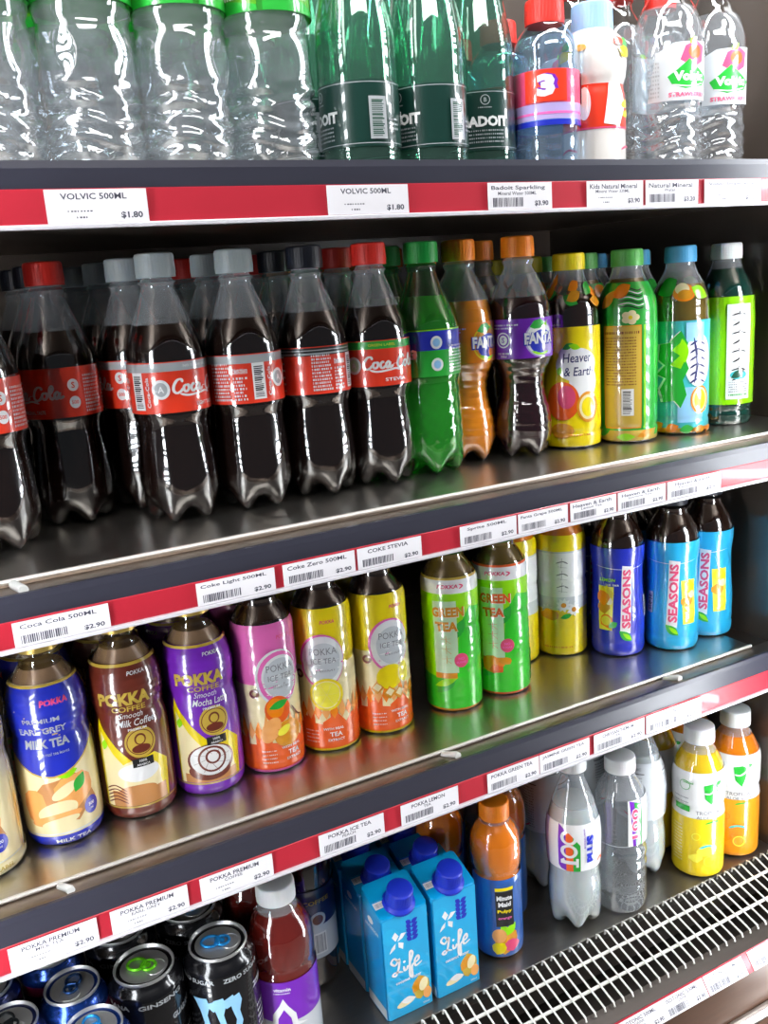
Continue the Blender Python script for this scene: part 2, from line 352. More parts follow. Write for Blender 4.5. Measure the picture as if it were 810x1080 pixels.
# front trim of the well: lip, sloping tag rail, bumper
bm = extrude_x([(.640, H0 - .79), (.640, H0 - .7675), (.622, H0 - .7725), (.6235, H0 - .776), (.628, H0 - .80)], XL, XR); part('front_lip', bm, STEELD, fridge)
bm = extrude_x([(.6235, H0 - .7735), (.6215, H0 - .7730), (.6085, H0 - .790), (.611, H0 - .792)], XL, XR); part('price_rail', bm, STRIP, fridge, label='red sloping price rail of the well')
bm = extrude_x([(.612, H0 - .792), (.64, H0 - .80), (.64, H0 - .90), (.612, H0 - .90)], XL, XR); part('kick_panel', bm, M('brown_laminate', (.10, .05, .03), .35, noise=.2, nscale=20, stretch=(1, 10, 10)), fridge)
bm = bmesh.new(); tube(bm, [(XL, .606, H0 - .850), (XR, .606, H0 - .850)], .007, 12); part('bumper_rail', bm, STEEL, fridge)
for (x, y, nx, ny, side) in ((-.215, .49, .87, .49, 'left'), (.897, .485, -.86, .51, 'right')):
    t = bpy.data.objects.new('led_light_post', None); C.objects.link(t); t.location = (x, y, 0)
    tag(t, 'upright aluminium light post with stacked white diodes on the %s side of the fridge' % side, 'light')
    R = Matrix.Rotation(math.atan2(ny, nx), 4, 'Z')
    bm = bmesh.new(); box(bm, -.022, 0, -.062, .062, 0, 2.15, bev=.002); me = fin('post', bm, ALU, False); me.transform(R); link('post', me, t)['label'] = 'aluminium post'
    bm = bmesh.new()
    for i in range(66):
        z = .52 + i * .0235; box(bm, .0004, .003, -.045, .045, z, z + .0100)
    me = fin('diodes', bm, emit('led_' + side, (0.92, 0.96, 1.0), LED_POWER), False); me.transform(R); link('diodes', me, t)['label'] = 'stacked white diodes'
def shelf(n_, zs, ye, yr, zt, zb, zsp, xr_tray, label, glints):
    e = bpy.data.objects.new('fridge_shelf', None); C.objects.link(e); e.location = (.34, .9, H0 + zs); tag(e, label, 'shelf', None)
    zs += H0; zt += H0; zb += H0; zsp += H0
    bm = extrude_x([(ye, zs - .001), (ye + .0006, zs + .0004), (ye + .0022, zs + .0004), (ye + .003, zs), (YB - .005, zs), (YB - .005, zs - .012), (ye + .002, zs - .012)], XL + .004, xr_tray)
    part('steel_tray', bm, STEEL, e)
    bm = bmesh.new(); tube(bm, [(XL + .004, ye, zs - .0004), (xr_tray, ye, zs - .0004)], .0019, 8); part('tray_edge', bm, EDGE, e, True, 'bright polished edge of the steel tray')
    bm = extrude_x([(ye + .004, zs - .0045), (yr + .010, zt - .001), (yr + .004, zt + .0005), (yr + .004, zt - .008), (yr + .012, zt - .010), (ye + .004, zs - .012), (YB - .01, zs - .014), (YB - .01, zs - .020), (ye, zs - .020), (yr + .012, zt - .016), (yr + .008, zb + .002), (yr + .011, zb + .002), (yr + .016, zt - .004 - .016), (ye + .004, zs - .024), (YB - .008, zs - .024), (YB - .008, zs - .0122), (ye + .004, zs - .0122)][:3] + [(yr + .004, zb + .004), (yr + .010, zb + .004), (yr + .014, zs - .024), (YB - .008, zs - .024), (YB - .008, zs - .0122), (ye + .004, zs - .0122)], XL + .004, XR - .004)
    part('shelf_nose', bm, M('nose_steel', (.24, .19, .155), .4, metal=1.0, noise=.1, nscale=50, stretch=(1, 12, 12)), e)
    bm = extrude_x([(yr + .0035, zt + .0015), (yr, zt + .0015), (yr - .0008, zt - .003), (yr, zsp), (yr, zb), (yr + .0035, zb)], XL, XR); rail = part('price_rail', bm, RAILG, e)
    bm = extrude_x([(yr - .0006, zsp), (yr + .0, zsp + .0006), (yr - .0002, zb + .003), (yr - .0012, zb + .003)], XL, XR); o = part('red_strip', bm, STRIP, e, label='red paper strip in the price rail'); 
    bm = bmesh.new(); box(bm, XL, XR, yr - .0045, yr + .0035, zb, zb + .0028, bev=.0008); part('rail_lip', bm, RAILW, e, label='pale lip under the price rail')
    for x, dx in glints:  # lamp reflections on the shelf nose, built as small white tubes
        bm = bmesh.new(); tube(bm, [(x, ye - .004, zs - .002), (x + dx, yr + .012, zt + .001), (x + dx * 1.06, yr + .009, zt + .001)], .0034, 10); part('ledge_glint', bm, GLINT, e, True)
    return e
shelf(1, .0826, .64, .60, .0825, .0447, .0674, XR - .01, 'top steel shelf holding the clear and green water bottles', [])
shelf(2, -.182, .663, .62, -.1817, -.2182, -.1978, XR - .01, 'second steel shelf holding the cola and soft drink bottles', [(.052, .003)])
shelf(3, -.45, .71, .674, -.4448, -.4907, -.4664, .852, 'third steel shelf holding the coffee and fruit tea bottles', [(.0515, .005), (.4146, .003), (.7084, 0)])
# air grille in front of the well
g = bpy.data.objects.new('air_grille', None); C.objects.link(g); g.location = (.34, .67, H0 - .75); tag(g, 'cream white wire air grille along the front of the bottom well', 'grille')
bm = bmesh.new(); x = XL + .006
while x < XR - .004:
    tube(bm, [(x, .7075, H0 - .748), (x, .7065, H0 - .7425), (x, .703, H0 - .7412), (x, .686, H0 - .7475), (x, .658, H0 - .7552), (x, .6345, H0 - .762), (x, .6335, H0 - .766)], .00115, 7); x += .013
part('grille_wires', bm, WIRE, g, True)
for y, z in ((.686, -.7503), (.658, -.758)):
    bm = bmesh.new(); tube(bm, [(XL, y, H0 + z), (XR, y, H0 + z)], .0019, 8); part('cross_wire', bm, WIRE, g, True)
bm = extrude_x([(.709, H0 - .80), (.709, H0 - .757), (.7095, H0 - .757), (.7095, H0 - .80)], XL, XR); part('well_wall', bm, STEELD, fridge)
# ================================================================== THE KINDS
def bottle_parts(prof, top, liquid, fill, cap, shell=PET, mod=None, label=None, lm=None, seg=40, z_liq=1.5, inset=.7, extra=None):
    parts = [('plastic_bottle', fin('plastic_bottle', lathe(prof, 0, top, seg, mod=mod, bands=[(-9, 0, 0), (fill, 999, 1)] if shell is PETD else None), [shell, PETH] if shell is PETD else shell))]
    if liquid:
        lp = lambda z: max(.5, prof(z))
        parts.append(('drink', fin('drink', lathe(lp, z_liq, fill, seg, off=-inset, mod=mod), liquid)))
    parts.append(('cap', cap))
    if label is not None: parts.append(('label', label))
    return parts
COKE = Prof([(0, 22), (3, 28), (12, 32), (34, 33.3), (58, 32), (80, 30.3), (90, 32.6), (92, 33), (134, 33), (140, 32.4), (152, 29.3), (166, 23.5), (182, 17), (192, 13.2), (194, 15.5), (196, 15.5), (197, 12.6), (201, 12.6)])
def coke_ex(z, th, r):
    if 26 < z < 88: return r + .45 * math.cos(14 * th + z * .05) * min(1, (z - 26) / 8, (88 - z) / 8), z
    return r, z
CMOD = petal(5, 24, .36, coke_ex)
def cola_label(v, band, stripe2=None, word='Coke'):
    a = Art(); B, T = 93, 133.5; c = 2 * PI * 33
    a.rect(-c / 2, B, c / 2, T, RED)
    if band: a.rect(-c / 2, T - 7.5, c / 2, T - .8, band)
    if stripe2: a.rect(-c / 2, T - 6.6, c / 2, T - 5.2, stripe2); a.rect(-c / 2, T - 3.4, c / 2, T - 2.6, stripe2)
    if band is GREEN: a.text('GREEN LABEL', -8, T - 4, 2.2, LEMON, w=26, bold=0); 
    if band is SILVER: a.text('NO SUGAR LIGHT TASTE', 4, T - 4, 2, WHITE, w=40, bold=0)
    gly(a, -27, 109, 6.0, WHITE, 2.2)
    a.text('ORIGINAL TASTE' if not band else word, 4, 98.5, 3, WHITE, w=22)
    a.ell(-36, 112, 7.4, 7.8, WHITE); a.ell(-36, 112, 5.2, 5.6, PALE if band is GREEN else SILVER); a.text('A', -36, 112, 5, WHITE)
    for i, (cv) in enumerate((119, 105)):
        a.ell(40, cv, 4.6, 5, WHITE); a.text('500' if i else 'S', 40, cv, 3 if i else 5, RED, bold=.02)
    a.rect(-62, 96, -51, 126, WHITE); a.bars(-60.5, 98, -52.5, 124, BLACK, vertical=False, n=16, seed=4)
    a.text('Coca-Cola', -47, 110, 3.2, WHITE, w=24, rot=PI / 2)
    for i in range(11): a.bars(49, 96 + i * 2.9, 68 - (i % 3) * 2, 97.7 + i * 2.9, WHITE, n=9, seed=i + 3)
    for i in range(11): a.bars(71, 96 + i * 2.9, 84 - (i % 2) * 3, 97.7 + i * 2.9, WHITE, n=6, seed=i + 30)
    for i in range(11): a.bars(-98, 96 + i * 2.9, -80 - (i % 3) * 1, 97.7 + i * 2.9, WHITE, n=9, seed=i + 53)
    a.text('Nutrition', -72, 124 if not band else 121, 3, WHITE, w=12); a.text('Information', -72, 119, 2.4, WHITE, w=12)
    for i in range(7): a.bars(-78, 96 + i * 2.9, -66 - (i % 3) * 2, 97.7 + i * 2.9, WHITE, n=5, seed=i + 83)
    return a.wrap('label', COKE, 33)
def cola_kind(kind, cap, band, s2=None, word='Coke'):
    parts = bottle_parts(COKE, 200, COLA, 163, cap_mesh(16.3, 19, 199, cap), PETD, CMOD, cola_label(kind, band, s2, word))
    for p in parts: p[1].transform(Matrix.Diagonal((.97, .97, 1, 1)))
    kit(kind, 'cola_bottle', 'bottle', parts, 32)
cola_kind('cola', C_RED, None); cola_kind('cola_light', C_GREY, SILVER, word='LIGHT TASTE'); cola_kind('cola_zero', C_BLACK, BLACK, SILVER, 'ZERO SUGAR'); cola_kind('cola_life', C_RED, GREEN, word='STEVIA')
# lemon-lime
SPR = Prof([(0, 21), (3, 27), (12, 31), (40, 32), (70, 30.5), (88, 30), (94, 31.5), (138, 31.5), (150, 28.5), (168, 21), (184, 15), (192, 12.8), (194, 15), (196, 15), (197, 12.6), (201, 12.6)])
def spr_ex(z, th, r):
    if 28 < z < 86: return r + .55 * math.cos(12 * th + (PI if int(z / 7) % 2 else 0)), z
    return r, z
a = Art(); c = 2 * PI * 31.5
a.rect(-c / 2, 95, c / 2, 138, GREEN); a.rect(-c / 2, 119, c / 2, 136.5, BLUE); a.rect(-c / 2, 137, c / 2, 138, LIME)
a.text('Sprite', 0, 116, 17, WHITE, w=52, shear=.2, bold=.03); a.poly([(-14, 126), (4, 132), (16, 128), (2, 122)], LEMON)
for cv in (126, 104): a.ell(-40, cv, 5.5, 6, WHITE); a.ell(-40, cv, 3.4, 3.8, LBLUE)
for cv in (126, 106): a.ell(44, cv, 5.5, 6, WHITE); a.ell(44, cv, 3.4, 3.8, LBLUE)
for i in range(9): a.bars(56, 98 + i * 2.9, 78, 99.6 + i * 2.9, WHITE, n=9, seed=i)
kit('sprite', 'lemonade_bottle', 'bottle', bottle_parts(SPR, 200, SPRITE, 168, cap_mesh(16, 19, 198, C_GREEN), PETG, petal(5, 24, .36, spr_ex), a.wrap('label', SPR, 31.5)), 31.5)
# spiral soda
FAN = Prof([(0, 20), (3, 25), (12, 28.5), (30, 29.5), (46, 28), (62, 23.8), (74, 22.6), (86, 25), (98, 30.6), (101, 31.8), (140, 32), (150, 30.8), (164, 26), (180, 18.5), (191, 13.5), (193, 15.6), (195, 15.6), (196, 12.8), (202, 12.8)])
def fan_ex(z, th, r):
    if 22 < z < 98: return r + .55 * math.sin(z * .75 + 2 * th), z
    return r, z
FMOD = petal(5, 22, .3, fan_ex)
def soda_label(base, grape):
    a = Art(); B, T = 101, 139.5; c = 2 * PI * 32
    a.rect(-c / 2, B, c / 2, T, base)
    a.ell(0, 119, 17, 17.5, YELLOW if not grape else VIOLET); a.ell(0, 119, 15.5, 16, WHITE if grape else AMBER)
    a.ell(2, 116, 14, 12, BLUE); a.ell(10, 110, 8, 7, ORANGE if not grape else VIOLET)
    a.poly([(-12, 131), (-7, 137), (0, 138.4), (5, 134), (0, 129.5), (-7, 129)], GREEN); a.poly([(4, 133), (9, 137), (8, 131)], LIME)
    a.text('FANTA', 0, 119.5, 12.5, BLUE, w=36, bold=.10); a.text('FANTA', 0, 120, 11, WHITE, w=34, bold=.045)
    a.stroke([(-10, 107.5), (0, 104.5), (10, 106.5)], 2.6, LIME)
    a.ell(-38, 119.5, 7.2, 7.6, WHITE); a.ell(-38, 119.5, 5.8, 6.2, base); a.ell(-38, 119.5, 4.4, 4.8, WHITE); a.text('S', -38, 119.5, 5, base)
    a.bars(-50, 133.2, -22, 134.6, WHITE, n=12, seed=3); a.bars(-50, 130.2, -27, 131.6, WHITE, n=11, seed=6); a.bars(-44, 105.5, -32, 107.3, WHITE, n=7, seed=9)
    a.text('500ml', -38, 103.6, 2, WHITE)
    for i in range(9): a.bars(32, 104 + i * 3, 60, 105.6 + i * 3, WHITE, n=12, seed=i)
    for i in range(9): a.bars(66, 104 + i * 3, 88, 105.6 + i * 3, WHITE, n=9, seed=i + 20)
    return a.wrap('label', FAN, 32)
for kd, liq, base, gr in (('orange_soda', ORJ, ORANGE, False), ('grape_soda', GRAPE, PURPLE, True)):
    kit(kd, 'fruit_soda_bottle', 'bottle', bottle_parts(FAN, 200, liq, 160, cap_mesh(16.4, 20, 198, C_OR), PETD, FMOD, soda_label(base, gr)), 32)
# straight tea bottles ------------------------------------------------------------
def ribs(z0, z1, amp, pitch):
    return lambda z, th, r: (r - amp * (0.5 + .5 * math.cos(2 * PI * z / pitch)) if z0 < z < z1 else r, z)
TEAP = Prof([(0, 27), (2, 29.5), (8, 30.5), (14, 30.5), (17, 29.4), (20, 30.6), (122, 30.8), (126, 30.4), (140, 30), (152, 27.5), (164, 22), (173, 17), (177, 15.6), (181, 14.8), (184, 14.8)])
TW = 30.8
def tea_cap(mt): return cap_mesh(16.6, 17, 182, mt)
def blob(a, u, v, r, mt, n=9, seed=1, asp=1.0):
    rnd = random.Random(seed); a.poly([(u + r * rnd.uniform(.75, 1.15) * math.cos(2 * PI * i / n), v + asp * r * rnd.uniform(.75, 1.15) * math.sin(2 * PI * i / n)) for i in range(n)], mt); return a
def leaf(a, u, v, l, wd, ang, mt):
    ca, sa = math.cos(ang), math.sin(ang); P = []
    for i in range(9): t = i / 8; P.append((l * t, wd * math.sin(PI * t)))
    for i in range(7, 0, -1): t = i / 8; P.append((l * t, -wd * math.sin(PI * t)))
    a.poly([(u + x * ca - y * sa, v + x * sa + y * ca) for x, y in P], mt); return a
# lemon / peach tea
a = Art(); c = 2 * PI * TW
a.rect(-c / 2, 3, c / 2, 126, YELLOW)
for s_ in (-1, 1):
    o = s_ * c / 4
    a.ell(o, 88, 21, 17, WHITE); a.ell(o + 7, 70, 15, 18, WHITE); a.ell(o - 8, 98, 10, 9, WHITE)
    a.text('Heaven', o + 1, 95, 9.5, NAVY, w=30, shear=.15, bold=.01); a.text('& Earth', o + 2, 81, 9, NAVY, w=30, shear=.15, bold=.01)
    leaf(a, o - 14, 104, 12, 3, .5, GREEN); leaf(a, o - 8, 108, 12, 3, -.3, LIME); leaf(a, o - 19, 78, 9, 3, 1.2, LIME)
    a.ell(o - 15, 51, 17, 20, ORRED); a.ell(o - 11, 55, 9, 12, ROSE); a.ell(o + 11, 44, 12, 16, AMBER); a.ell(o + 11, 44, 9.5, 13, CREAM); a.ell(o + 11, 44, 7, 10, YELLOW)
    a.bars(o - 18, 14, o + 20, 16, AMBER, n=14); a.ell(o - 16, 20, 12, 8, AMBER)
for v, mt in ((168, ORANGE), (163, GREEN), (158, AMBER)):
    for i in range(6): leaf(a, -70 + i * 26 + v % 9, v - 6, 18, 5.5, (i * 1.3 + v) % 2 - .7, mt)
kit('lemon_tea', 'iced_tea_bottle', 'bottle', bottle_parts(TEAP, 182, TEA, 158, tea_cap(C_YEL), PETD, None, a.wrap('label', TEAP, TW)), TW)
# jasmine green tea, whole sleeve
a = Art(); a.rect(-c / 2, 3, c / 2, 166, GREEN); a.rect(-c / 2, 3, c / 2, 14, GOLD)
for i in range(9): leaf(a, -c / 2 + i * 22, 7, 20, 4, .3 * (i % 3), (LIME, AMBER, GREEN)[i % 3])
for s_ in (-1, 1):
    o = s_ * c / 4 - 4
    a.rect(o - 22, 16, o + 17, 123, AMBER); a.rect(o - 21, 17, o + 16, 122, GOLD)
    a.bars(o - 20, 114.5, o + 15, 117, BROWN, n=20, seed=5)
    for i in range(17): a.bars(o - 19, 62 + i * 3, o + 12, 63.2 + i * 3, BROWN, n=22, seed=i)
    a.rect(o - 3, 30, o + 9, 58, WHITE); a.bars(o - 1.5, 32, o + 7.5, 56, BLACK, vertical=False, n=17, seed=8); a.rect(o + 19.5, 16, o + 21, 123, LIME)
    for i in range(7): a.stroke([(o - 6, 141 + i * 3), (o + 4, 142.5 + i * 3), (o + 14, 139.5 + i * 3), (o + 20, 141 + i * 3)], 1.4, WHITE if i % 2 else BLACK)
    for i in range(5): a.ell(o + 6 + 5 * math.cos(i * 1.256), 131 + 4 * math.sin(i * 1.256), 4, 3.4, CREAM)
    a.ell(o + 6, 131, 2, 2, YELLOW); leaf(a, o - 14, 152, 24, 7, .5, ORANGE); leaf(a, o - 24, 140, 22, 6, 1.0, AMBER)
kit('jasmine_tea', 'green_tea_bottle', 'bottle', bottle_parts(TEAP, 182, GTEA, 170, tea_cap(C_LG), PETD, None, a.wrap('label', TEAP, TW)), TW)
# teal leaf tea
a = Art(); a.rect(-c / 2, 3, c / 2, 122, TEAL); a.rect(-c / 2, 3, c / 2, 8, AMBER)
for s_ in (-1, 1):
    o = s_ * c / 4
    a.rect(o - 6, 14, o + 22, 52, LBLUE); a.ell(o + 16, 80, 16, 28, WHITE); a.rect(o + 2, 100, o + 22, 120, LBLUE)
    S = [(0, 112), (-8, 104), (-10, 100), (-22, 98), (-16, 90), (-24, 82), (-16, 76), (-26, 66), (-15, 62), (-22, 50), (-12, 48), (-18, 36), (-6, 38), (0, 30), (6, 44), (2, 60), (8, 72), (3, 86), (7, 98)]
    a.poly([(o - 4 + x * 1.1, y) for x, y in S], WHITE); a.poly([(o - 3 + x, y) for x, y in S], GREEN)
    a.poly([(o - 3, 100), (o - 12, 92), (o - 4, 86), (o - 14, 76), (o - 3, 72), (o + 2, 84)], LIME); leaf(a, o - 2, 104, 26, 5, -1.45, LIME)
    for i in range(6): a.stroke([(o + 6, 96 - i * 8), (o + 14, 100 - i * 8), (o + 24, 96 - i * 8)], 2.2, NAVY)
    a.stroke([(o + 10, 104), (o + 14, 78), (o + 11, 56)], 2.4, NAVY)
    a.ell(o + 18, 38, 11, 15, ORANGE); a.ell(o + 18, 38, 9, 13, CREAM); a.ell(o + 18, 38, 7, 11, YELLOW)
    for i in range(5): leaf(a, o - 34 + i * 15, 6, 15, 5, .5 - .2 * i, (AMBER, ORANGE, GREEN)[i % 3])
    leaf(a, o - 30, 150, 26, 10, .6, GREEN); a.ell(o, 151, 12, 9, ORANGE); a.ell(o - 2, 155, 8, 6, CREAM); leaf(a, o + 8, 156, 22, 7, -.5, LIME); a.ell(o + 1, 149, 8, 5, AMBER)
kit('leaf_tea', 'iced_tea_bottle', 'bottle', bottle_parts(TEAP, 182, GTEA, 160, tea_cap(C_BLUE), PETD, None, a.wrap('label', TEAP, TW)), TW)
# lime label, dark green bottle
a = Art(); a.rect(-c / 2, 24, c / 2, 142, LIME)
for s_ in (-1, 1):
    o = s_ * c / 4
    a.rect(o - 9, 30, o + 18, 134, WHITE)
    for j in range(4):
        v = 116 - j * 20
        a.stroke([(o - 4, v + 6), (o + 5, v + 8), (o + 12, v + 6)], 2, BLACK); a.stroke([(o + 4, v + 11), (o + 5, v), (o - 3, v - 5)], 2.2, BLACK); a.stroke([(o - 3, v + 1), (o + 12, v + 2)], 1.6, BLACK); a.stroke([(o + 6, v + 2), (o + 12, v - 6)], 2, BLACK)
    a.ell(o + 4, 57, 9, 5, TEAL); leaf(a, o - 4, 54, 16, 4, .5, DKGREEN); a.bars(o - 6, 34, o + 15, 36, GREEN, n=12)
    for i in range(5): a.bars(o - 6, 38 + i * 2.6, o + 15, 39.2 + i * 2.6, GREY, n=12, seed=i)
kit('lime_tea', 'green_tea_bottle', 'bottle', bottle_parts(TEAP, 182, DKBOT, 172, tea_cap(C_WHITE), PETD, None, a.wrap('label', TEAP, TW)), TW)

# row 3: sleeved coffee and tea ---------------------------------------------------
MILK = Prof([(0, 27), (2, 30), (7, 32), (12, 32.6), (60, 32.8), (88, 32), (98, 30.2), (102, 30), (108, 31.2), (122, 32), (134, 30.6), (146, 26), (156, 20), (162, 16.6), (165, 17.4), (167, 17.4), (168, 14.6), (180, 14.6)])
MW = 32.6; mc = 2 * PI * MW
def mrib(z, th, r):
    if 104 < z < 140: return r + .35 * math.cos(2 * PI * z / 7), z
    if 8 < z < 14: return r - .5 * math.sin(PI * (z - 8) / 6), z
    return r, z
def milk_parts(art, cap): return [('plastic_bottle', fin('plastic_bottle', lathe(MILK, 0, 178, 40, mod=mrib), PETD)), ('drink', fin('drink', lathe(MILK, 1.5, 158, 40, off=-.7), MILKT)), ('cap', cap_mesh(17.5, 20, 172, cap)), ('sleeve', art.wrap('sleeve', lambda z: mrib(z, 0, MILK(z))[0], MW, step=2.2))]
def lower(a, o, base, up):
    """scalloped front edge between the upper colour and the artwork below"""
    P = [(o - mc / 4, 96)] + [(o - mc / 4 + mc / 2 * t / 12, 96 - 30 * math.sin(PI * t / 12)**1.2) for t in range(1, 12)] + [(o + mc / 4, 96), (o + mc / 4, 146), (o - mc / 4, 146)]
    a.poly([(x, y - (0)) for x, y in P], GOLD); a.poly([(x, y + 1.6 if y < 140 else y) for x, y in P], up)
def milk_tea(up):
    a = Art(); a.rect(-mc / 2, 2, mc / 2, 148, CREAM); a.rect(-mc / 2, 2, mc / 2, 11, up); a.rect(-mc / 2, 12.2, mc / 2, 14, WHITE)
    for s_ in (-1, 1):
        o = s_ * mc / 4
        blob(a, o + 8, 44, 26, TAN, 14, 3, .9); blob(a, o + 14, 50, 17, PEACH, 12, 5, .9); blob(a, o - 20, 40, 12, PEACH, 10, 8, 1.6); a.ell(o - 2, 34, 17, 9, CREAM, a=.2); a.ell(o - 4, 27, 22, 5, PEACH, a=.15); a.ell(o - 1, 24, 16, 4, CREAM, a=.15); a.ell(o + 6, 52, 12, 5, CREAM, a=.5)
        leaf(a, o + 2, 66, 17, 4.2, .15, LIME); leaf(a, o + 14, 48, 18, 5, 1.0, GREEN); leaf(a, o - 16, 74, 12, 3.6, .4, GREEN)
        a.ell(o + 27, 30, 7, 8, BLUE); a.text('500', o + 27, 31, 3, WHITE); a.text('ml', o + 27, 27, 2, WHITE)
        if up is not CREAM:
            lower(a, o, None, up)
            a.text('POKKA', o + 9, 133, 6, ROSE, w=24, bold=.05, shear=.1); a.text('PREMIUM', o - 4, 118, 4.6, SILVER, w=30, bold=.02)
            a.text('EARL GREY', o - 4, 109, 6, SILVER, w=40, bold=.03); a.text('MILK TEA', o - 2, 97, 7.5, SILVER, w=38, bold=.04); a.text('with real tea leaves', o + 2, 88, 3, SILVER, w=26, bold=0)
        a.text('MILK TEA', o + 8, 6.4, 3.6, WHITE, w=30)
    a.rect(-3, 14, -1, 148, GOLD); a.rect(1 - mc / 2, 14, 3 - mc / 2, 148, GOLD); a.rect(-mc / 2, 146, mc / 2, 148, GOLD)
    return a
kit('blue_milk_tea', 'milk_tea_bottle', 'bottle', milk_parts(milk_tea(BLUE), C_GOLD), MW)
a = milk_tea(CREAM)
for s_ in (-1, 1):
    o = s_ * mc / 4; a.ell(o + 12, 112, 20, 30, PALE); a.ell(o + 18, 108, 14, 22, CREAM); a.rect(o - mc / 4, 2, o + mc / 4, 13, CREAM); a.text('PREMIUM LABEL', o + 16, 7.5, 4, GOLD, w=40); a.text('MILK TEA', o, 92, 7, GREEN, w=36)
kit('cream_milk_tea', 'milk_tea_bottle', 'bottle', milk_parts(a, C_GOLD), MW)
def coffee(up, cup):
    a = Art(); a.rect(-mc / 2, 2, mc / 2, 148, up); a.rect(-mc / 2, 12.5, mc / 2, 14.5, GOLD)
    for s_ in (-1, 1):
        o = s_ * mc / 4
        a.poly([(o - 30, 15), (o + 30, 15), (o + 33, 50), (o + 20, 62), (o, 58), (o - 12, 72), (o - 30, 98)], YELLOW)
        a.poly([(o - 28, 15), (o + 26, 15), (o + 22, 44), (o - 4, 50), (o - 16, 66), (o - 27, 86)], CREAM)
        if cup == 'latte':
            a.rect(o - 22, 15, o + 28, 30, TAN); a.ell(o + 4, 42, 20, 17, CREAM); a.ell(o + 4, 47, 18, 9, WHITE); a.ell(o + 2, 30, 16, 5, TAN)
            for i in range(5): a.stroke([(o - 28, 18 + i * 3.4), (o - 18, 22 + i * 3.4), (o - 8, 18 + i * 3)], 1.4, BROWN)
        else:
            a.rect(o - 24, 15, o + 26, 24, TAN); a.ell(o, 26, 20, 9, BROWN); a.ell(o + 2, 36, 22, 17, BROWN); a.ell(o + 2, 37, 19.5, 15, WHITE)
            a.ring(o + 3, 38, 11, 13, BROWN); a.ring(o + 4, 40, 5, 7, BROWN)
            for i in range(8): t = i * .785; a.stroke([(o + 3 + 6 * math.cos(t), 38 + 5 * math.sin(t)), (o + 3 + 18 * math.cos(t + .3), 37 + 13 * math.sin(t + .3))], 1.3, BROWN)
        a.ell(o + 9, 75, 13.5, 14.5, GOLD); a.ring(o + 9, 75, 11, 11.8, BROWN); a.ell(o + 9, 78, 5, 5.4, BROWN); a.ell(o + 9, 69, 8, 4, BROWN); a.ell(o + 9, 77.6, 3.6, 4, GOLD)
        a.rect(o + 0, 52, o + 18, 60, BLACK); a.text('100%', o + 9, 57.6, 2.4, WHITE); a.text('ARABICA', o + 9, 54, 2, WHITE)
        a.text('POKKA', o + 14, 139, 3.6, WHITE, w=17, shear=.15); a.text('POKKA', o, 117, 12, GOLD, w=46, bold=.05)
        a.text('COFFEE', o + 3, 107.5, 5, GOLD, w=30, bold=.02)
        a.text('Smooth', o + 4, 101, 5, WHITE, w=22, shear=.3, bold=0); a.text('Milk Coffee' if cup == 'latte' else 'Mocha Latte', o + 8, 94, 6, WHITE, w=34, shear=.3, bold=.01); a.text('PREMIUM', o + 8, 88, 2.2, WHITE, w=16)
        leaf(a, o - 24, 70, 10, 3, 1.4, LIME)
    a.rect(-mc / 2, 145.5, mc / 2, 148, GOLD)
    return a
kit('brown_coffee', 'milk_coffee_bottle', 'bottle', milk_parts(coffee(BROWN, 'latte'), C_GOLD), MW)
kit('purple_coffee', 'milk_coffee_bottle', 'bottle', milk_parts(coffee(PURPLE, 'mocha'), C_GOLD), MW)
FRU = Prof([(0, 26), (2, 28.5), (6, 30), (60, 30.3), (88, 30), (94, 28.9), (100, 30), (142, 30), (152, 27.6), (160, 23), (168, 17.6), (171, 18.2), (173, 18.2), (174, 14.6), (184, 14.6)]); FW = 30; fc = 2 * PI * FW
def frib(z, th, r):
    if 6 < z < 90: return r - .35 * (0.5 + .5 * math.cos(2 * PI * z / 9)), z
    return r, z
def fru_parts(art, cap, liq=TEA, fill=172): return [('plastic_bottle', fin('plastic_bottle', lathe(FRU, 0, 182, 40, mod=frib), PETD)), ('drink', fin('drink', lathe(FRU, 1.5, fill, 40, off=-.7), liq)), ('cap', cap_mesh(17.5, 20, 176, cap)), ('sleeve', art.wrap('sleeve', lambda z: frib(z, 0, FRU(z))[0], FW, step=2.2))]
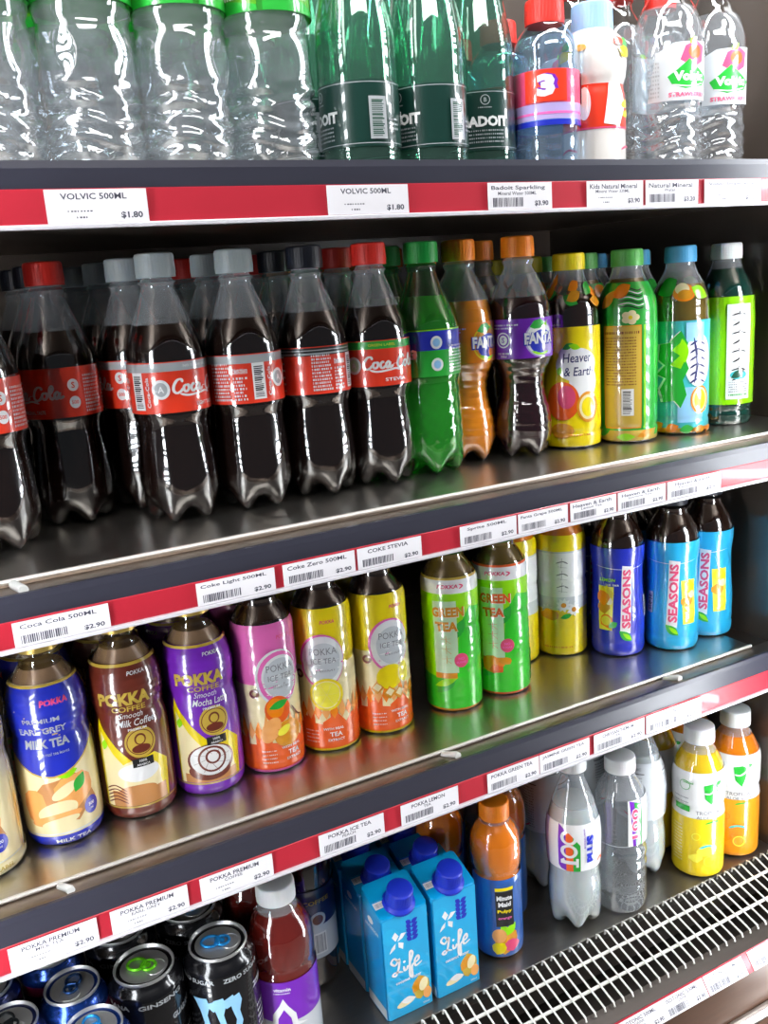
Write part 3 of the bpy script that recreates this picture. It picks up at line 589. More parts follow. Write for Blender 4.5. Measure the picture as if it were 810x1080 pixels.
def fruit(up, fr, bottom):
    a = Art(); a.rect(-fc / 2, 2, fc / 2, 151, up); a.rect(-fc / 2, 3, fc / 2, 92, CREAM)
    for i in range(24):
        u = -fc / 2 + fc * i / 24; a.poly([(u, 3), (u + 8, 3), (u + 8, 38 + 8 * math.sin(i * 2.1)), (u, 38 + 8 * math.sin((i + 1) * 1.7))], ORRED if bottom else ORANGE)
    for i in range(24):
        u = -fc / 2 + fc * i / 24; a.poly([(u, 44), (u + 4, 36), (u + 8, 44), (u + 4, 58 + 5 * math.sin(i * 1.9))], ORANGE if i % 2 else PEACH)
    a.rect(-fc / 2, 2, fc / 2, 5, YELLOW if up is YELLOW else PINK)
    for s_ in (-1, 1):
        o = s_ * fc / 4
        a.ell(o + 4, 98, 22, 28, PINK if up is not PINK else WHITE); a.ell(o + 5, 98, 20.5, 26, WHITE if up is not PINK else PINK); a.ell(o + 6, 98, 18, 22, WHITE); a.ell(o + 6, 97, 16, 20, PALE if False else SMOKE)
        a.text('POKKA', o + 6, 108, 7, GREY, w=26, bold=0); a.text('ICE TEA', o + 6, 98, 6, GREY, w=24, bold=0); a.text('White Peach' if up is PINK else 'Lemon', o + 7, 89, 4, GREY, w=18, bold=0, shear=.3)
        a.text('POKKA', o + 12, 138, 3.6, ROSE, w=14, shear=.15)
        if fr == 'lemon':
            a.ell(o + 6, 63, 16, 17, YELLOW); a.ell(o + 6, 63, 13.5, 14.5, CREAM); a.ell(o + 6, 63, 12.5, 13.5, LEMON)
            for i in range(6): a.stroke([(o + 6, 63), (o + 6 + 12 * math.cos(i * 1.047), 63 + 13 * math.sin(i * 1.047))], .8, CREAM, smooth=False)
        elif fr == 'lemons':
            a.ell(o + 2, 64, 14, 13, YELLOW, a=.4); a.ell(o + 17, 66, 7, 13, CREAM); a.ell(o + 17, 66, 5.6, 11, LEMON)
            for x, y in ((0, 46), (-12, 52), (10, 44)): a.poly([(o + x - 6, y), (o + x, y - 6), (o + x + 7, y + 1), (o + x, y + 8)], AMBER); a.poly([(o + x - 4, y + 1), (o + x + 1, y - 3), (o + x + 5, y + 2), (o + x, y + 6)], CREAM)
        else:
            a.ell(o, 66, 12, 14, ORRED); a.ell(o - 2, 68, 8, 10, ORANGE); leaf(a, o - 8, 68, 20, 4, .3, GREEN); a.ell(o + 8, 40, 14, 13, AMBER, a=.6); a.ell(o - 8, 46, 8, 14, PEACH, a=-.5); a.ell(o + 4, 44, 7, 4, LEMON, a=.6); a.stroke([(o + 14, 66), (o + 20, 56), (o + 26, 52)], 1.5, BROWN)
        a.text('WITH REAL', o + 10, 26, 2.6, WHITE if bottom else YELLOW, w=20); a.text('TEA', o + 12, 20, 5, WHITE if bottom else YELLOW, w=12); a.text('EXTRACT', o + 12, 14, 2.6, WHITE, w=16)
        for i in range(4): a.bars(o - 18, 12 + i * 4, o - 4, 13 + i * 4, WHITE, n=9, seed=i)
        a.ring(o - 20, 84, 2.4, 4.6, BROWN, n=16)
    return a
kit('peach_tea', 'fruit_tea_bottle', 'bottle', fru_parts(fruit(PINK, 'peach', 1), C_BLACK), FW)
kit('lemon_slice_tea', 'fruit_tea_bottle', 'bottle', fru_parts(fruit(YELLOW, 'lemon', 1), C_BLACK), FW)
kit('lemon_ice_tea', 'fruit_tea_bottle', 'bottle', fru_parts(fruit(YELLOW, 'lemons', 1), C_BLACK), FW)
def green(words_c, lab2, rim):
    words_c = AMBER if words_c is CREAM else ORRED
    a = Art(); a.rect(-fc / 2, 2, fc / 2, 151, GREEN if False else LIME); a.rect(-fc / 2, 134, fc / 2, 151, WHITE); a.rect(-fc / 2, 148.6, fc / 2, 151, rim); a.rect(-fc / 2, 2, fc / 2, 5, AMBER if rim is GOLD else ORRED)
    for s_ in (-1, 1):
        o = s_ * fc / 4
        a.poly([(o - fc / 4, 5), (o + fc / 4, 5), (o + fc / 4, 112), (o + 20, 118), (o + 8, 100), (o + 4, 60), (o - 8, 40), (o - fc / 4, 44)], ink('leafy_green', (0.03, 0.58, 0.02)))
        leaf(a, o - 20, 22, 34, 7, .8, GREEN); leaf(a, o + 2, 84, 24, 6, 1.1, GREEN); leaf(a, o - 22, 30, 28, 4, .4, LIME)
        a.rect(o - 20, 46, o + 5, 126, PALE); a.rect(o - 20, 40, o + 3, 46, AMBER)
        a.text('POKKA', o - 3, 142, 4.4, ROSE, w=22, shear=.15, bold=.03); a.stroke([(o + 9, 144), (o + 13, 142), (o + 9, 139)], 1.6, ROSE)
        for dd, cc in ((1.2, WHITE), (0, words_c)):
            a.text('GREEN', o - 4 + dd * .5, 114 - dd * .5, 11, cc, w=34, bold=.05); a.text('TEA', o - 6 + dd * .5, 98 - dd * .5, 11, cc, w=24, bold=.05)
        for i in range(3):
            v = 84 - i * 11; a.stroke([(o - 12, v), (o - 2, v + 1)], 1.6, words_c); a.stroke([(o - 7, v + 4), (o - 7, v - 5)], 1.7, words_c); a.stroke([(o - 7, v - 1), (o - 2, v - 5)], 1.5, words_c)
        a.ell(o + 8, 60, 7.4, 8, ROSE); a.text('NO', o + 8, 62, 3, PINK); a.text('SUGAR', o + 8, 58, 2.4, PINK)
        if lab2: blob(a, o - 9, 38, 13, ORANGE, 9, 6, .8); blob(a, o - 4, 33, 8, ORRED, 9, 3, .7); blob(a, o + 6, 42, 7, AMBER, 8, 4, .7)
    return a
kit('green_tea', 'green_tea_bottle', 'bottle', fru_parts(green(CREAM, False, GOLD), C_LG, GTEA), FW)
kit('green_tea_orange', 'green_tea_bottle', 'bottle', fru_parts(green(PEACH, True, ORRED), C_LG, GTEA), FW)
a = Art(); a.rect(-fc / 2, 2, fc / 2, 151, YELLOW); a.rect(-fc / 2, 60, fc / 2, 132, SMOKE); a.rect(-fc / 2, 76, fc / 2, 130, WHITE)
for s_ in (-1, 1):
    o = s_ * fc / 4
    for k_ in range(3):
        v = 118 - k_ * 15; a.stroke([(o - 2, v), (o + 6, v + 2), (o + 12, v - 1)], 1.6, GREY); a.stroke([(o + 5, v + 6), (o + 4, v - 6)], 1.6, GREY); a.stroke([(o, v - 4), (o + 11, v - 6)], 1.4, GREY)
    for cx_, cv_ in ((o + 6, 66), (o - 14, 58), (o + 18, 60)):
        for i in range(9): leaf(a, cx_, cv_, 9, 2, i * .698, WHITE)
        a.ell(cx_, cv_, 3, 3, AMBER)
    blob(a, o - 10, 54, 12, AMBER, 10, 3, .6); leaf(a, o + 2, 50, 14, 3, .3, GREEN); a.bars(o - 20, 12, o + 16, 14, AMBER, n=16)
kit('chrysanthemum_tea', 'chrysanthemum_tea_bottle', 'bottle', fru_parts(a, C_YEL, AMBD), FW)
SEA = Prof([(0, 26), (2, 29), (7, 30.6), (14, 30.8), (17, 30), (20, 30.6), (44, 30.8), (80, 29), (100, 28.6), (128, 31), (134, 31), (142, 30), (152, 26), (162, 20), (168, 17), (171, 18), (173, 18), (174, 14.6), (184, 14.6)]); SW = 30.5; sc_ = 2 * PI * SW
def season(base, lemon):
    a = Art(); a.rect(-sc_ / 2, 2, sc_ / 2, 135, base)
    for s_ in (-1, 1):
        o = s_ * sc_ / 4
        a.stroke([(o - 40, 112), (o, 109), (o + 30, 112)], .8, WHITE)
        a.poly([(o - 9, 34), (o + 3, 30), (o + 7, 112), (o - 6, 114)], WHITE); a.poly([(o - 7.6, 36), (o + 1.8, 33), (o + 5.6, 110.5), (o - 4.6, 112)], ink('plate_white', (.8, .78, .8)))
        a.text('SEASONS', o - 1, 73, 10.5, ROSE, w=72, rot=PI / 2 - .03, bold=.04)
        leaf(a, o - 10, 34, 20, 5, -.75, GREEN); leaf(a, o - 6, 31, 14, 2.5, -.7, LIME)
        x = o + 18 if base is not BLUE else o - 26
        a.poly([(x - 8, 34), (x + 8, 34), (x + 10, 88), (x - 10, 88)], LEMON); blob(a, x, 80, 9, YELLOW, 9, 2); blob(a, x - 2, 62, 8, AMBER, 9, 5); blob(a, x + 1, 46, 9, YELLOW if lemon else ORANGE, 10, 7); a.ell(x + 1, 46, 6, 6, LEMON); blob(a, x + 4, 70, 5, CREAM, 7, 9); a.stroke([(x - 6, 104), (x - 1, 86)], 1.6, WHITE)
        if base is BLUE:
            a.text('LEMON', x + 2, 96, 4, LIME, w=20, shear=.2); a.text('ice tea', x + 8, 90.5, 3, WHITE, w=16); blob(a, x - 3, 74, 9, ORANGE, 9, 12); leaf(a, x + 4, 38, 12, 4, .6, GREEN)
        a.rect(o - 34 + (60 if base is BLUE else 0), 46, o - 26 + (60 if base is BLUE else 0), 72, SMOKE); a.bars(o - 33 + (60 if base is BLUE else 0), 48, o - 27 + (60 if base is BLUE else 0), 70, BLACK, vertical=False, n=14)
    return a
def sea_parts(art): return [('plastic_bottle', fin('plastic_bottle', lathe(SEA, 0, 182, 40), PETD)), ('drink', fin('drink', lathe(SEA, 1.5, 172, 40, off=-.7), TEA)), ('cap', cap_mesh(17.5, 20, 176, C_BLACK)), ('sleeve', art.wrap('sleeve', SEA, SW, step=2.5))]
kit('sky_tea', 'fruit_tea_bottle', 'bottle', sea_parts(season(SKY, True)), SW); kit('blue_tea', 'fruit_tea_bottle', 'bottle', sea_parts(season(BLUE, False)), SW)

# row 4 -----------------------------------------------------------------------------
CAN = Prof([(0, 24), (2, 26), (9, 32.6), (11, 33), (152, 33), (155, 32.4), (162, 26.6), (165, 25.6), (168.4, 25.8), (169, 26)])
def can_kind(kind, base, tabm, art, name='energy_drink_can', slim=False):
    body = fin('can_body', lathe(CAN, 0, 165, 44, zs=[0, 2, 5, 9, 11, 40, 80, 120, 152, 154, 157, 160, 163, 165]), base)
    zs = [(25.4, 164.0), (26.6, 164.9), (27.0, 166.8), (26.6, 167.8), (25.8, 168), (25.2, 167.2), (24.4, 163.4), (23.2, 162.2), (22.2, 163.4), (21.2, 165), (12, 165.2), (0.01, 165.2)]
    bm = bmesh.new(); R_ = []
    for r, z in zs: R_.append([bm.verts.new((r * math.sin(2 * PI * k / 44) / 1000, -r * math.cos(2 * PI * k / 44) / 1000, z / 1000)) for k in range(44)])
    for i in range(len(R_) - 1):
        for k in range(44): bm.faces.new((R_[i][k], R_[i][(k + 1) % 44], R_[i + 1][(k + 1) % 44], R_[i + 1][k]))
    # embossed mouth outline
    tube(bm, [(.010 * math.cos(t) * 1.0, -.011 + .0085 * math.sin(t), .1654) for t in [2 * PI * i / 20 for i in range(21)]], .0006, 6)
    lid = fin('lid', bm, CANTOP)
    bm = bmesh.new()
    def loop(cx_, cy_, rx, ry, r): tube(bm, [(cx_ + rx * math.cos(t), cy_ + ry * math.sin(t), .1668) for t in [2 * PI * i / 20 for i in range(21)]], r, 7)
    loop(0, .0065, .0072, .0085, .0014); loop(0, -.0045, .0062, .0062, .0014)
    tube(bm, [(-.004, .001, .1668), (.004, .001, .1668)], .002, 7); tube(bm, [(0, -.0045, .1660), (0, -.0045, .1680)], .0022, 12)
    tab = fin('pull_tab', bm, tabm)
    parts = [('can_body', body), ('lid', lid), ('pull_tab', tab, 'lid')]
    if art: parts.append(('printed_label', art.wrap('printed_label', CAN, 33, off=.12, lay=.03)))
    if slim:
        for p in parts: p[1].transform(Matrix.Diagonal((.88, .88, 1, 1)))
    kit(kind, name, 'can', parts, 29 if slim else 33)
def claw(a, o, mt, sc=1.0, cv=85):
    for dx, l, sf in ((-15, 52, 1), (0, 74, 0), (15, 60, 0)):
        P = [(dx - 5 - sf * 6, 46), (dx + 4, 48), (dx + 6, 40), (dx + 3, 30), (dx + 5, 18), (dx + 1.5, 8), (dx + 4, -4), (dx + 1, 45 - l), (dx - 2, -2), (dx - 3.5, 10), (dx - 1, 22), (dx - 4, 34), (dx - 5 - sf * 3, 42)]
        a.poly([(o + x * sc, cv + y * sc) for x, y in P], mt)
    a.poly([(o + x * sc, cv + y * sc) for x, y in ((-13, 42), (-2, 46), (2, 38), (-6, 34))], mt); a.poly([(o + x * sc, cv + y * sc) for x, y in ((2, 44), (13, 49), (16, 40), (6, 36))], mt)
def ringtext(a, words_, v, h, mt):
    n = len(words_)
    for i, wd in enumerate(words_): a.text(wd, -100 + 200 * (i + .5) / n, v, h, mt, w=200 / n * .84, bold=.03)
BLKCAN = M('can_black_paint', (0.008, 0.008, 0.01), 0.22, metal=0.3, coat=0.6); BLUCAN = M('can_blue_paint', (0.01, 0.05, 0.28), 0.22, metal=0.7, coat=0.4); NAVCAN = M('can_navy_paint', (0.02, 0.03, 0.12), 0.22, metal=0.7, coat=0.4)
T_GREEN = M('tab_green', (0.18, 0.75, 0.02), 0.3, metal=0.5); T_BLUE = M('tab_blue', (0.02, 0.3, 0.75), 0.3, metal=0.5); T_DARK = M('tab_dark', (0.03, 0.035, 0.04), 0.3, metal=0.7); T_NAVY = M('tab_navy', (0.02, 0.07, 0.22), 0.25, metal=0.7)
def energy(kind, tabm, c1, words_, base=BLKCAN, name2=True):
    a = Art(); ringtext(a, words_, 148.5, 4.6, SILVER)
    for o in (-52, 52):
        claw(a, o if c1 is not LIME else o - 22, c1, 1.0 if c1 is not LIME else .34, 84 if c1 is not LIME else 116)
    for o in (0, 98):
        a.text('GUARANA' if c1 is LIME else 'ZERO', o - 2, 128, 6, SILVER, w=30, bold=.05)
        for i in range(8): a.bars(o - 14, 60 + i * 6, o + 14, 63 + i * 6, SILVER, n=10, seed=i)
    if c1 is LIME:
        a.text('MONSTER', -44, 118, 7, WHITE, w=38, bold=.06); a.text('MONSTER', 60, 118, 7, WHITE, w=38, bold=.06)
        for o in (-44, 60): a.bars(o - 18, 106, o + 18, 109, SILVER, n=20); a.bars(o - 18, 98, o + 18, 103, BROWN, n=24)
    can_kind(kind, base, tabm, a)
energy('green_can', T_GREEN, LIME, ['GUARANA', 'GINSENG', 'GUARANA', 'GINSENG']); energy('blue_tab_can', T_BLUE, LBLUE, ['ZERO SUGAR', 'ZERO SUGAR', 'ZERO SUGAR', 'ZERO SUGAR'])
a = Art(); a.rect(-103, 20, 103, 60, SILVER); a.rect(-103, 140, 103, 150, ink('berry', (0.2, .01, .06)))
for o in (-52, 52): a.poly([(o - 30, 60), (o + 30, 130), (o + 30, 60)], SILVER); a.text('ENERGY', o, 100, 10, ROSE, w=44)
can_kind('navy_can', BLUCAN, T_NAVY, a, slim=True)
a = Art(); a.rect(-103, 30, 103, 36, SILVER)
for o in (-52, 52): a.ell(o, 100, 18, 18, LBLUE); a.text('ENERGY', o, 70, 8, WHITE, w=40)
can_kind('dark_can', NAVCAN, T_DARK, a, slim=True); 
a = Art(); a.rect(-103, 110, 103, 114, LBLUE)
for o in (-52, 52): a.text('ENERGY', o, 90, 10, WHITE, w=44)
can_kind('front_blue_can', BLUCAN, T_BLUE, a, slim=True)
# berry vitamin water
VIT = Prof([(0, 26), (2, 30), (8, 32), (24, 32.4), (110, 32.2), (118, 31.2), (122, 32), (134, 32.4), (150, 31), (164, 25), (173, 19), (178, 17.5), (186, 17.5)])
a = Art(); vc = 2 * PI * 32
a.rect(-vc / 2, 14, vc / 2, 66, SMOKE); a.rect(-vc / 2, 66, vc / 2, 110, PURPLE)
for o in (-50, 50):
    a.poly([(o, 92), (o - 4, 84), (o - 11, 74), (o - 12, 64), (o - 22, 60), (o + 22, 60), (o + 12, 64), (o + 11, 74), (o + 4, 84)], WHITE); a.poly([(o, 80), (o - 6, 70), (o - 7, 60), (o, 50), (o + 7, 60), (o + 6, 70)], PURPLE)
    a.text('vitamin', o, 102, 3.6, WHITE, w=16); a.bars(o - 8, 97.5, o + 8, 98.6, WHITE, n=9); a.text('DRINK', o - 24, 50, 5, ORANGE, w=50, rot=PI / 2)
kit('berry_water', 'vitamin_drink_bottle', 'bottle', bottle_parts(VIT, 184, VITR, 172, cap_mesh(19, 18, 181, C_WHITE), PETD, None, a.wrap('label', VIT, 32)), 32)
# dark soda with white label
a = Art(); a.rect(-vc / 2, 40, vc / 2, 80, SMOKE); a.rect(-vc / 2, 80, vc / 2, 124, NAVY)
for o in (-60, 0, 60): a.ell(o, 88, 9, 9, SMOKE); a.ell(o, 88, 6, 6, BROWN); a.text('COFFEE', o, 110, 5, GOLD, w=30); a.rect(o - 6, 46, o + 8, 72, WHITE); a.bars(o - 5, 48, o + 7, 70, GREY, n=12)
kit('dark_drink', 'soft_drink_bottle', 'bottle', bottle_parts(VIT, 184, TEA, 172, cap_mesh(18, 17, 181, C_BLACK), PETD, None, a.wrap('label', VIT, 32)), 32)
# juice with blue label
TWI = Prof([(0, 20), (2, 24), (8, 26.6), (20, 27), (100, 27), (106, 25.8), (112, 27.4), (126, 28.6), (142, 27.8), (156, 23), (164, 17), (168, 15), (176, 15)])
a = Art(); tc_ = 2 * PI * 27
a.rect(-tc_ / 2, 6, tc_ / 2, 104, ink('juice_blue', (0.03, 0.12, 0.42)))
for o in (-42, 42):
    blob(a, o + 2, 28, 16, AMBER, 11, 4, 1.1); blob(a, o + 8, 20, 10, ROSE, 9, 6, .8); blob(a, o - 6, 18, 9, YELLOW, 9, 8, 1); leaf(a, o + 2, 34, 18, 5, .9, LIME); leaf(a, o + 4, 36, 14, 4, 2.2, LIME); a.ell(o - 6, 34, 8, 9, PEACH)
    a.rect(o - 9, 46, o + 11, 90, BLACK); a.text('Minute', o + 1, 82, 6, WHITE, w=17, bold=.04); a.text('Maid', o + 1, 74, 6, WHITE, w=14, bold=.04); a.text('Pulpy', o + 1, 65, 5, YELLOW, w=16, bold=.03); a.text('orange', o + 1, 56, 3.4, PINK, w=15); a.rect(o - 9, 91, o + 11, 95, YELLOW)
def twi_mod(z, th, r):
    if 116 < z < 150: return r + .5 * math.cos(9 * th), z
    return r, z
kit('orange_juice', 'orange_juice_bottle', 'bottle', bottle_parts(TWI, 172, ORJ2, 164, cap_mesh(16.6, 20, 168, C_OR), PETD, twi_mod, a.wrap('label', TWI, 27)), 27)
# isotonic
ISO = Prof([(0, 18), (3, 24), (12, 29.6), (30, 31), (52, 31), (72, 29.6), (92, 30.6), (118, 31.2), (138, 29.4), (158, 24), (176, 17.5), (188, 13.2), (192, 12.8), (194, 15), (196, 15), (197, 12.8), (202, 12.8)])
a = Art(); ic = 2 * PI * 31
a.rect(-38, 84, 42, 142, WHITE); a.rect(42, 84, 58, 142, VIOLET); a.rect(-52, 84, -38, 142, VIOLET)
a.poly([(-22, 142), (-12, 134), (-12, 84), (-19, 86), (-22, 90)], PURPLE); a.poly([(-13, 136), (-5, 128), (-5, 84), (-13, 84)], ORRED); a.poly([(-5, 128), (3, 118), (3, 84), (-5, 84)], GREEN)
for cv in (127, 110):
    for i in range(28):
        t0 = 2 * PI * i / 28; t1 = 2 * PI * (i + 1) / 28
        a.lay -= 0 if i == 0 else 1
        a.poly([(-9.5 + ru * math.cos(t), cv + rv * math.sin(t)) for ru, rv, t in ((9.5, 8.6, t0), (9.5, 8.6, t1), (5.6, 5.6, t1), (5.6, 5.6, t0))], WHITE)
a.rect(-19, 93.5, 0, 98, WHITE); a.poly([(-19, 93.5), (-19, 98), (-15, 101), (-14, 98)], WHITE); a.rect(-2, 90, 1, 101.5, WHITE)
a.text('PLUS', 15, 112, 10, BLUE, w=34, rot=PI / 2, bold=.07); a.text('ISOTONIC DRINK', 8, 126, 2, PURPLE, w=24, rot=PI / 2)
a.stroke([(24, 92), (30, 96), (34, 90)], 2, ORRED)
for i in range(4): a.stroke([(44, 88 + i * 14), (56, 98 + i * 14)], 1.4, WHITE)
kit('isotonic', 'isotonic_drink_bottle', 'bottle', bottle_parts(ISO, 200, CLOUD, 158, cap_mesh(16, 19, 198, C_WHITE), PETD, petal(5, 40, .3), a.wrap('label', ISO, 31)), 31)
CLR = Prof([(0, 26), (2, 29), (7, 30.5), (40, 30.6), (78, 30.4), (84, 29.2), (92, 30), (130, 30.2), (146, 29), (158, 24), (168, 18), (172, 16.4), (182, 16.4)])
a = Art(); a.rect(8, 92, 24, 150, WHITE); a.poly([(10, 150), (24, 146), (24, 92), (14, 92)], PURPLE); a.poly([(16, 148), (26, 144), (26, 92), (18, 92)], GREEN); a.text('100', 17, 121, 11, WHITE, w=40, rot=PI / 2, bold=.08); a.text('100', 17, 121, 9, ROSE, w=38, rot=PI / 2, bold=.02)
a.rect(26, 92, 60, 150, SMOKE); a.rect(-70, 92, 8, 92.8, SMOKE)
def crib(z, th, r):
    if 20 < z < 80: return r + .4 * math.cos(z * .42) , z
    return r, z
kit('clear_isotonic', 'clear_drink_bottle', 'bottle', bottle_parts(CLR, 180, WATER, 150, cap_mesh(18, 18, 177, C_WHITE), PETD, crib, a.wrap('label', CLR, 30.3), inset=.5), 30.5)
a = Art(); a.rect(-ic / 2, 84, ic / 2, 158, SMOKE)
for o in (-60, 0, 60):
    for i in range(16): a.bars(o - 16, 90 + i * 3.4, o + 14, 91.4 + i * 3.4, GREY, n=14, seed=i)
    a.rect(o - 17, 146, o + 16, 147, BLACK); a.text('ISOTONIC', o, 152, 3, GREY, w=24); a.stroke([(o - 10, 94), (o, 90), (o + 8, 95)], 2, ROSE)
kit('cloudy_backlabel', 'isotonic_drink_bottle', 'bottle', bottle_parts(ISO, 200, CLOUD, 166, cap_mesh(16, 19, 198, C_WHITE), PETD, petal(5, 30, .3), a.wrap('label', ISO, 31)), 31)
# aloe drinks
ALO = Prof([(0, 26), (2, 29.4), (8, 31.2), (60, 31.4), (84, 31), (96, 29.8), (104, 31.2), (132, 31.6), (146, 29.4), (158, 24), (168, 18.4), (172, 16.6), (182, 16.6)]); alc = 2 * PI * 31.3
def aloe(liq, c1, c2):
    a = Art()
    a.rect(-alc / 2, 4, alc / 2, 86, c1)
    a.rect(-alc / 2, 86, alc / 2, 145, WHITE)
    for i in range(30): u = -alc / 2 + alc * i / 30; a.poly([(u, 84), (u + alc / 30, 84), (u + alc / 30, 88 + 2 * math.sin(i)), (u, 88 + 2 * math.sin(i - 1))], WHITE)
    for o in (-alc / 4 - 2, alc / 4 - 2):
        a.poly([(o + 4, 130), (o + 14, 132), (o + 22, 128), (o + 22, 116), (o + 14, 103), (o + 6, 112)], GREEN); a.stroke([(o + 5, 120), (o + 12, 119), (o + 22, 127)], 2.4, WHITE); leaf(a, o + 18, 130, 9, 2.6, .4, GREEN); a.stroke([(o + 15, 104), (o + 18, 112), (o + 21, 122)], 1.6, WHITE)
        a.text('TROPICAL', o + 12, 92, 4.6, GREY, w=34, bold=.01); a.text('ALOE VERA', o + 12, 86, 3.8, GREY, w=32, bold=.01); a.stroke([(o + 6, 78), (o + 16, 80), (o + 24, 79)], 2.6, GREEN)
        a.text('500ml', o - 14, 132, 3, GREEN, w=12); a.ring(o - 18, 128, 6, 6.6, GREEN)
        blob(a, o + 10, 42, 13, c2, 9, 3, .8); blob(a, o - 4, 30, 8, c2, 9, 5, .8); a.stroke([(o, 44), (o + 10, 48), (o + 20, 45)], 3.4, TEAL); a.ring(o + 12, 26, 6, 7.4, LEMON); a.ring(o - 4, 60, 4, 5, c2)
        for i in range(12): a.bars(o - 34, 22 + i * 4.4, o - 20, 23.6 + i * 4.4, WHITE if c1 is AMBER else CREAM, n=7, seed=i)
        a.rect(o - 32, 92, o - 12, 100, GREEN); a.bars(o - 32, 110, o - 12, 111.4, GREY, n=9); a.bars(o - 32, 104, o - 12, 105.4, GREY, n=9)
    return bottle_parts(ALO, 180, liq, 164, cap_mesh(18.4, 20, 176, C_WHITE), PETD, None, a.wrap('label', ALO, 31.3))
kit('yellow_aloe', 'aloe_drink_bottle', 'bottle', aloe(LEMD, ink('aloe_yellow', (0.85, 0.62, 0.01)), LEMON), 31.4); kit('orange_aloe', 'aloe_drink_bottle', 'bottle', aloe(AMBD, ink('aloe_orange', (0.9, 0.33, 0.01)), ORANGE), 31.4)
# coconut carton ----------------------------------------------------------------------
def carton():
    W, D, Hh = 55, 44, 122; k = 6
    bm = bmesh.new()
    # slanted top: low at the front (y=0), high at the back; small chamfers on the upright corners
    def ringz(f): return [bm.verts.new((x / 1000, y / 1000, f(x, y) / 1000)) for x, y in ((3, 0), (W - 3, 0), (W, 3), (W, D - 3), (W - 3, D), (3, D), (0, D - 3), (0, 3))]
    b0 = ringz(lambda x, y: 0); b1 = ringz(lambda x, y: Hh + y * .34); n = 8
    for i in range(n): bm.faces.new((b0[i], b0[(i + 1) % n], b1[(i + 1) % n], b1[i]))
    bm.faces.new(b0); bm.faces.new(b1[::-1]); bmesh.ops.bevel(bm, geom=bm.edges[:], offset=.0006, segments=2, affect='EDGES')
    # folded seam across the top
    box(bm, .002, W / 1000 - .002, .020, .0215, (Hh + 6.5) / 1000, (Hh + 9) / 1000)
    body = fin('carton_body', bm, CYANC)
    bm = bmesh.new(); parts = [('carton_body', body)]
    ang = math.atan(.34) * 0.0 - 0
    bm = lathe(Prof([(0, 17.5), (3, 17.5), (5, 14.5), (8, 14)]), 0, 8, 30)
    base = fin('spout_collar', bm, C_DBLUE); cp = cap_mesh(14, 15, 7, C_DBLUE, 30)
    tilt = Matrix.Translation((.028, .013, (Hh + 3.0) / 1000)) @ Matrix.Rotation(math.radians(17), 4, 'X')
    for me in (base, cp): me.transform(tilt)
    parts += [('spout_collar', base), ('cap', cp)]
    a = Art(); e = 27.5
    a.rect(1.5, 1, 53.5, 120, ink('carton_front', (0.02, 0.42, 0.78))); 
    for s_ in range(5): blob(a, 10 + s_ * 9, 100 - s_ * 17, 9, SKY, 9, s_, 1.2)
    a.poly([(15, 92), (11, 98), (15, 103), (19, 97)], WHITE); a.poly([(17, 91), (23, 93), (28, 98), (22, 99)], WHITE); a.poly([(15, 90), (10, 86), (7, 80), (14, 84)], WHITE); a.poly([(18, 90), (18, 84), (23, 80), (24, 87)], WHITE)
    for i in range(5): leaf(a, 34, 86 + i * 5, 9, 2.6, .5, BLUE); leaf(a, 34, 86 + i * 5, 8, 2.6, 2.4, BLUE)
    s = 9.5
    def st(p, wd=2.4): a.stroke([(8 + x * s, 52 + y * s) for x, y in p], wd, WHITE)
    st([(.9, 1.6), (.4, 2.2), (.0, 1.8), (.5, 1.3), (1.0, 1.9), (.9, .9), (.5, .0), (.1, .2), (.5, .4), (1.4, .1)]); st([(1.5, .8), (1.6, .2), (1.9, .3), (2.0, .7)]); a.ell(8 + 1.6 * s, 52 + 1.3 * s, 1.5, 1.5, WHITE)
    st([(2.15, .6), (2.7, 1.9), (2.4, 2.3), (2.3, 1.2), (2.2, -.6), (2.5, -.9), (2.5, .3), (2.9, .7)]); st([(2.9, .6), (3.4, .9), (3.3, 1.4), (2.9, .9), (3.0, .2), (3.8, .5)])
    a.text('coconut water', 27, 42, 3.4, WHITE, w=30); blob(a, 41, 26, 12, GOLD, 11, 4, 1.15); leaf(a, 31, 22, 20, 6, .9, AMBER); a.ell(44, 28, 5, 8, CREAM, a=-.3); a.ell(22, 15, 11, 4, CREAM, a=.15); leaf(a, 16, 18, 18, 4, -.1, WHITE); a.ell(48, 16, 5, 7, PEACH); a.text('330ml', 46, 5, 2.4, WHITE)
    parts.append(('front_print', a.flat('front_print', .01)))
    b = Art(); b.rect(1, 1, 43, 118, ink('carton_side', (0.0, 0.30, 0.66)))
    for i in range(26): b.stroke([(8, 22 + i * 2.8), (36, 22.6 + i * 2.8)], 1.0, BLUE, smooth=False)
    b.rect(2, 2, 42, 14, SMOKE); b.text('NUTRITION', 22, 100, 4, WHITE, w=28)
    b.ell(20, 109, 6, 4, WHITE)
    me = b.flat('side_print', .01); me.transform(Matrix.Rotation(-PI / 2, 4, 'Z') @ Matrix.Translation((-.044, 0, 0))); parts.append(('side_print', me))
    b = Art(); b.rect(0, 0, 17, 8, WHITE); b.bars(1.5, 1.5, 15, 6.5, SILVER, n=10)
    me = b.flat('top_sticker', .05); me.transform(Matrix.Translation((.001, .012, (Hh + 4.9) / 1000)) @ Matrix.Rotation(math.atan(.34) - PI / 2, 4, 'X')); parts.append(('top_sticker', me))
    kit('carton', 'coconut_water_carton', 'carton', parts, 30)
carton()

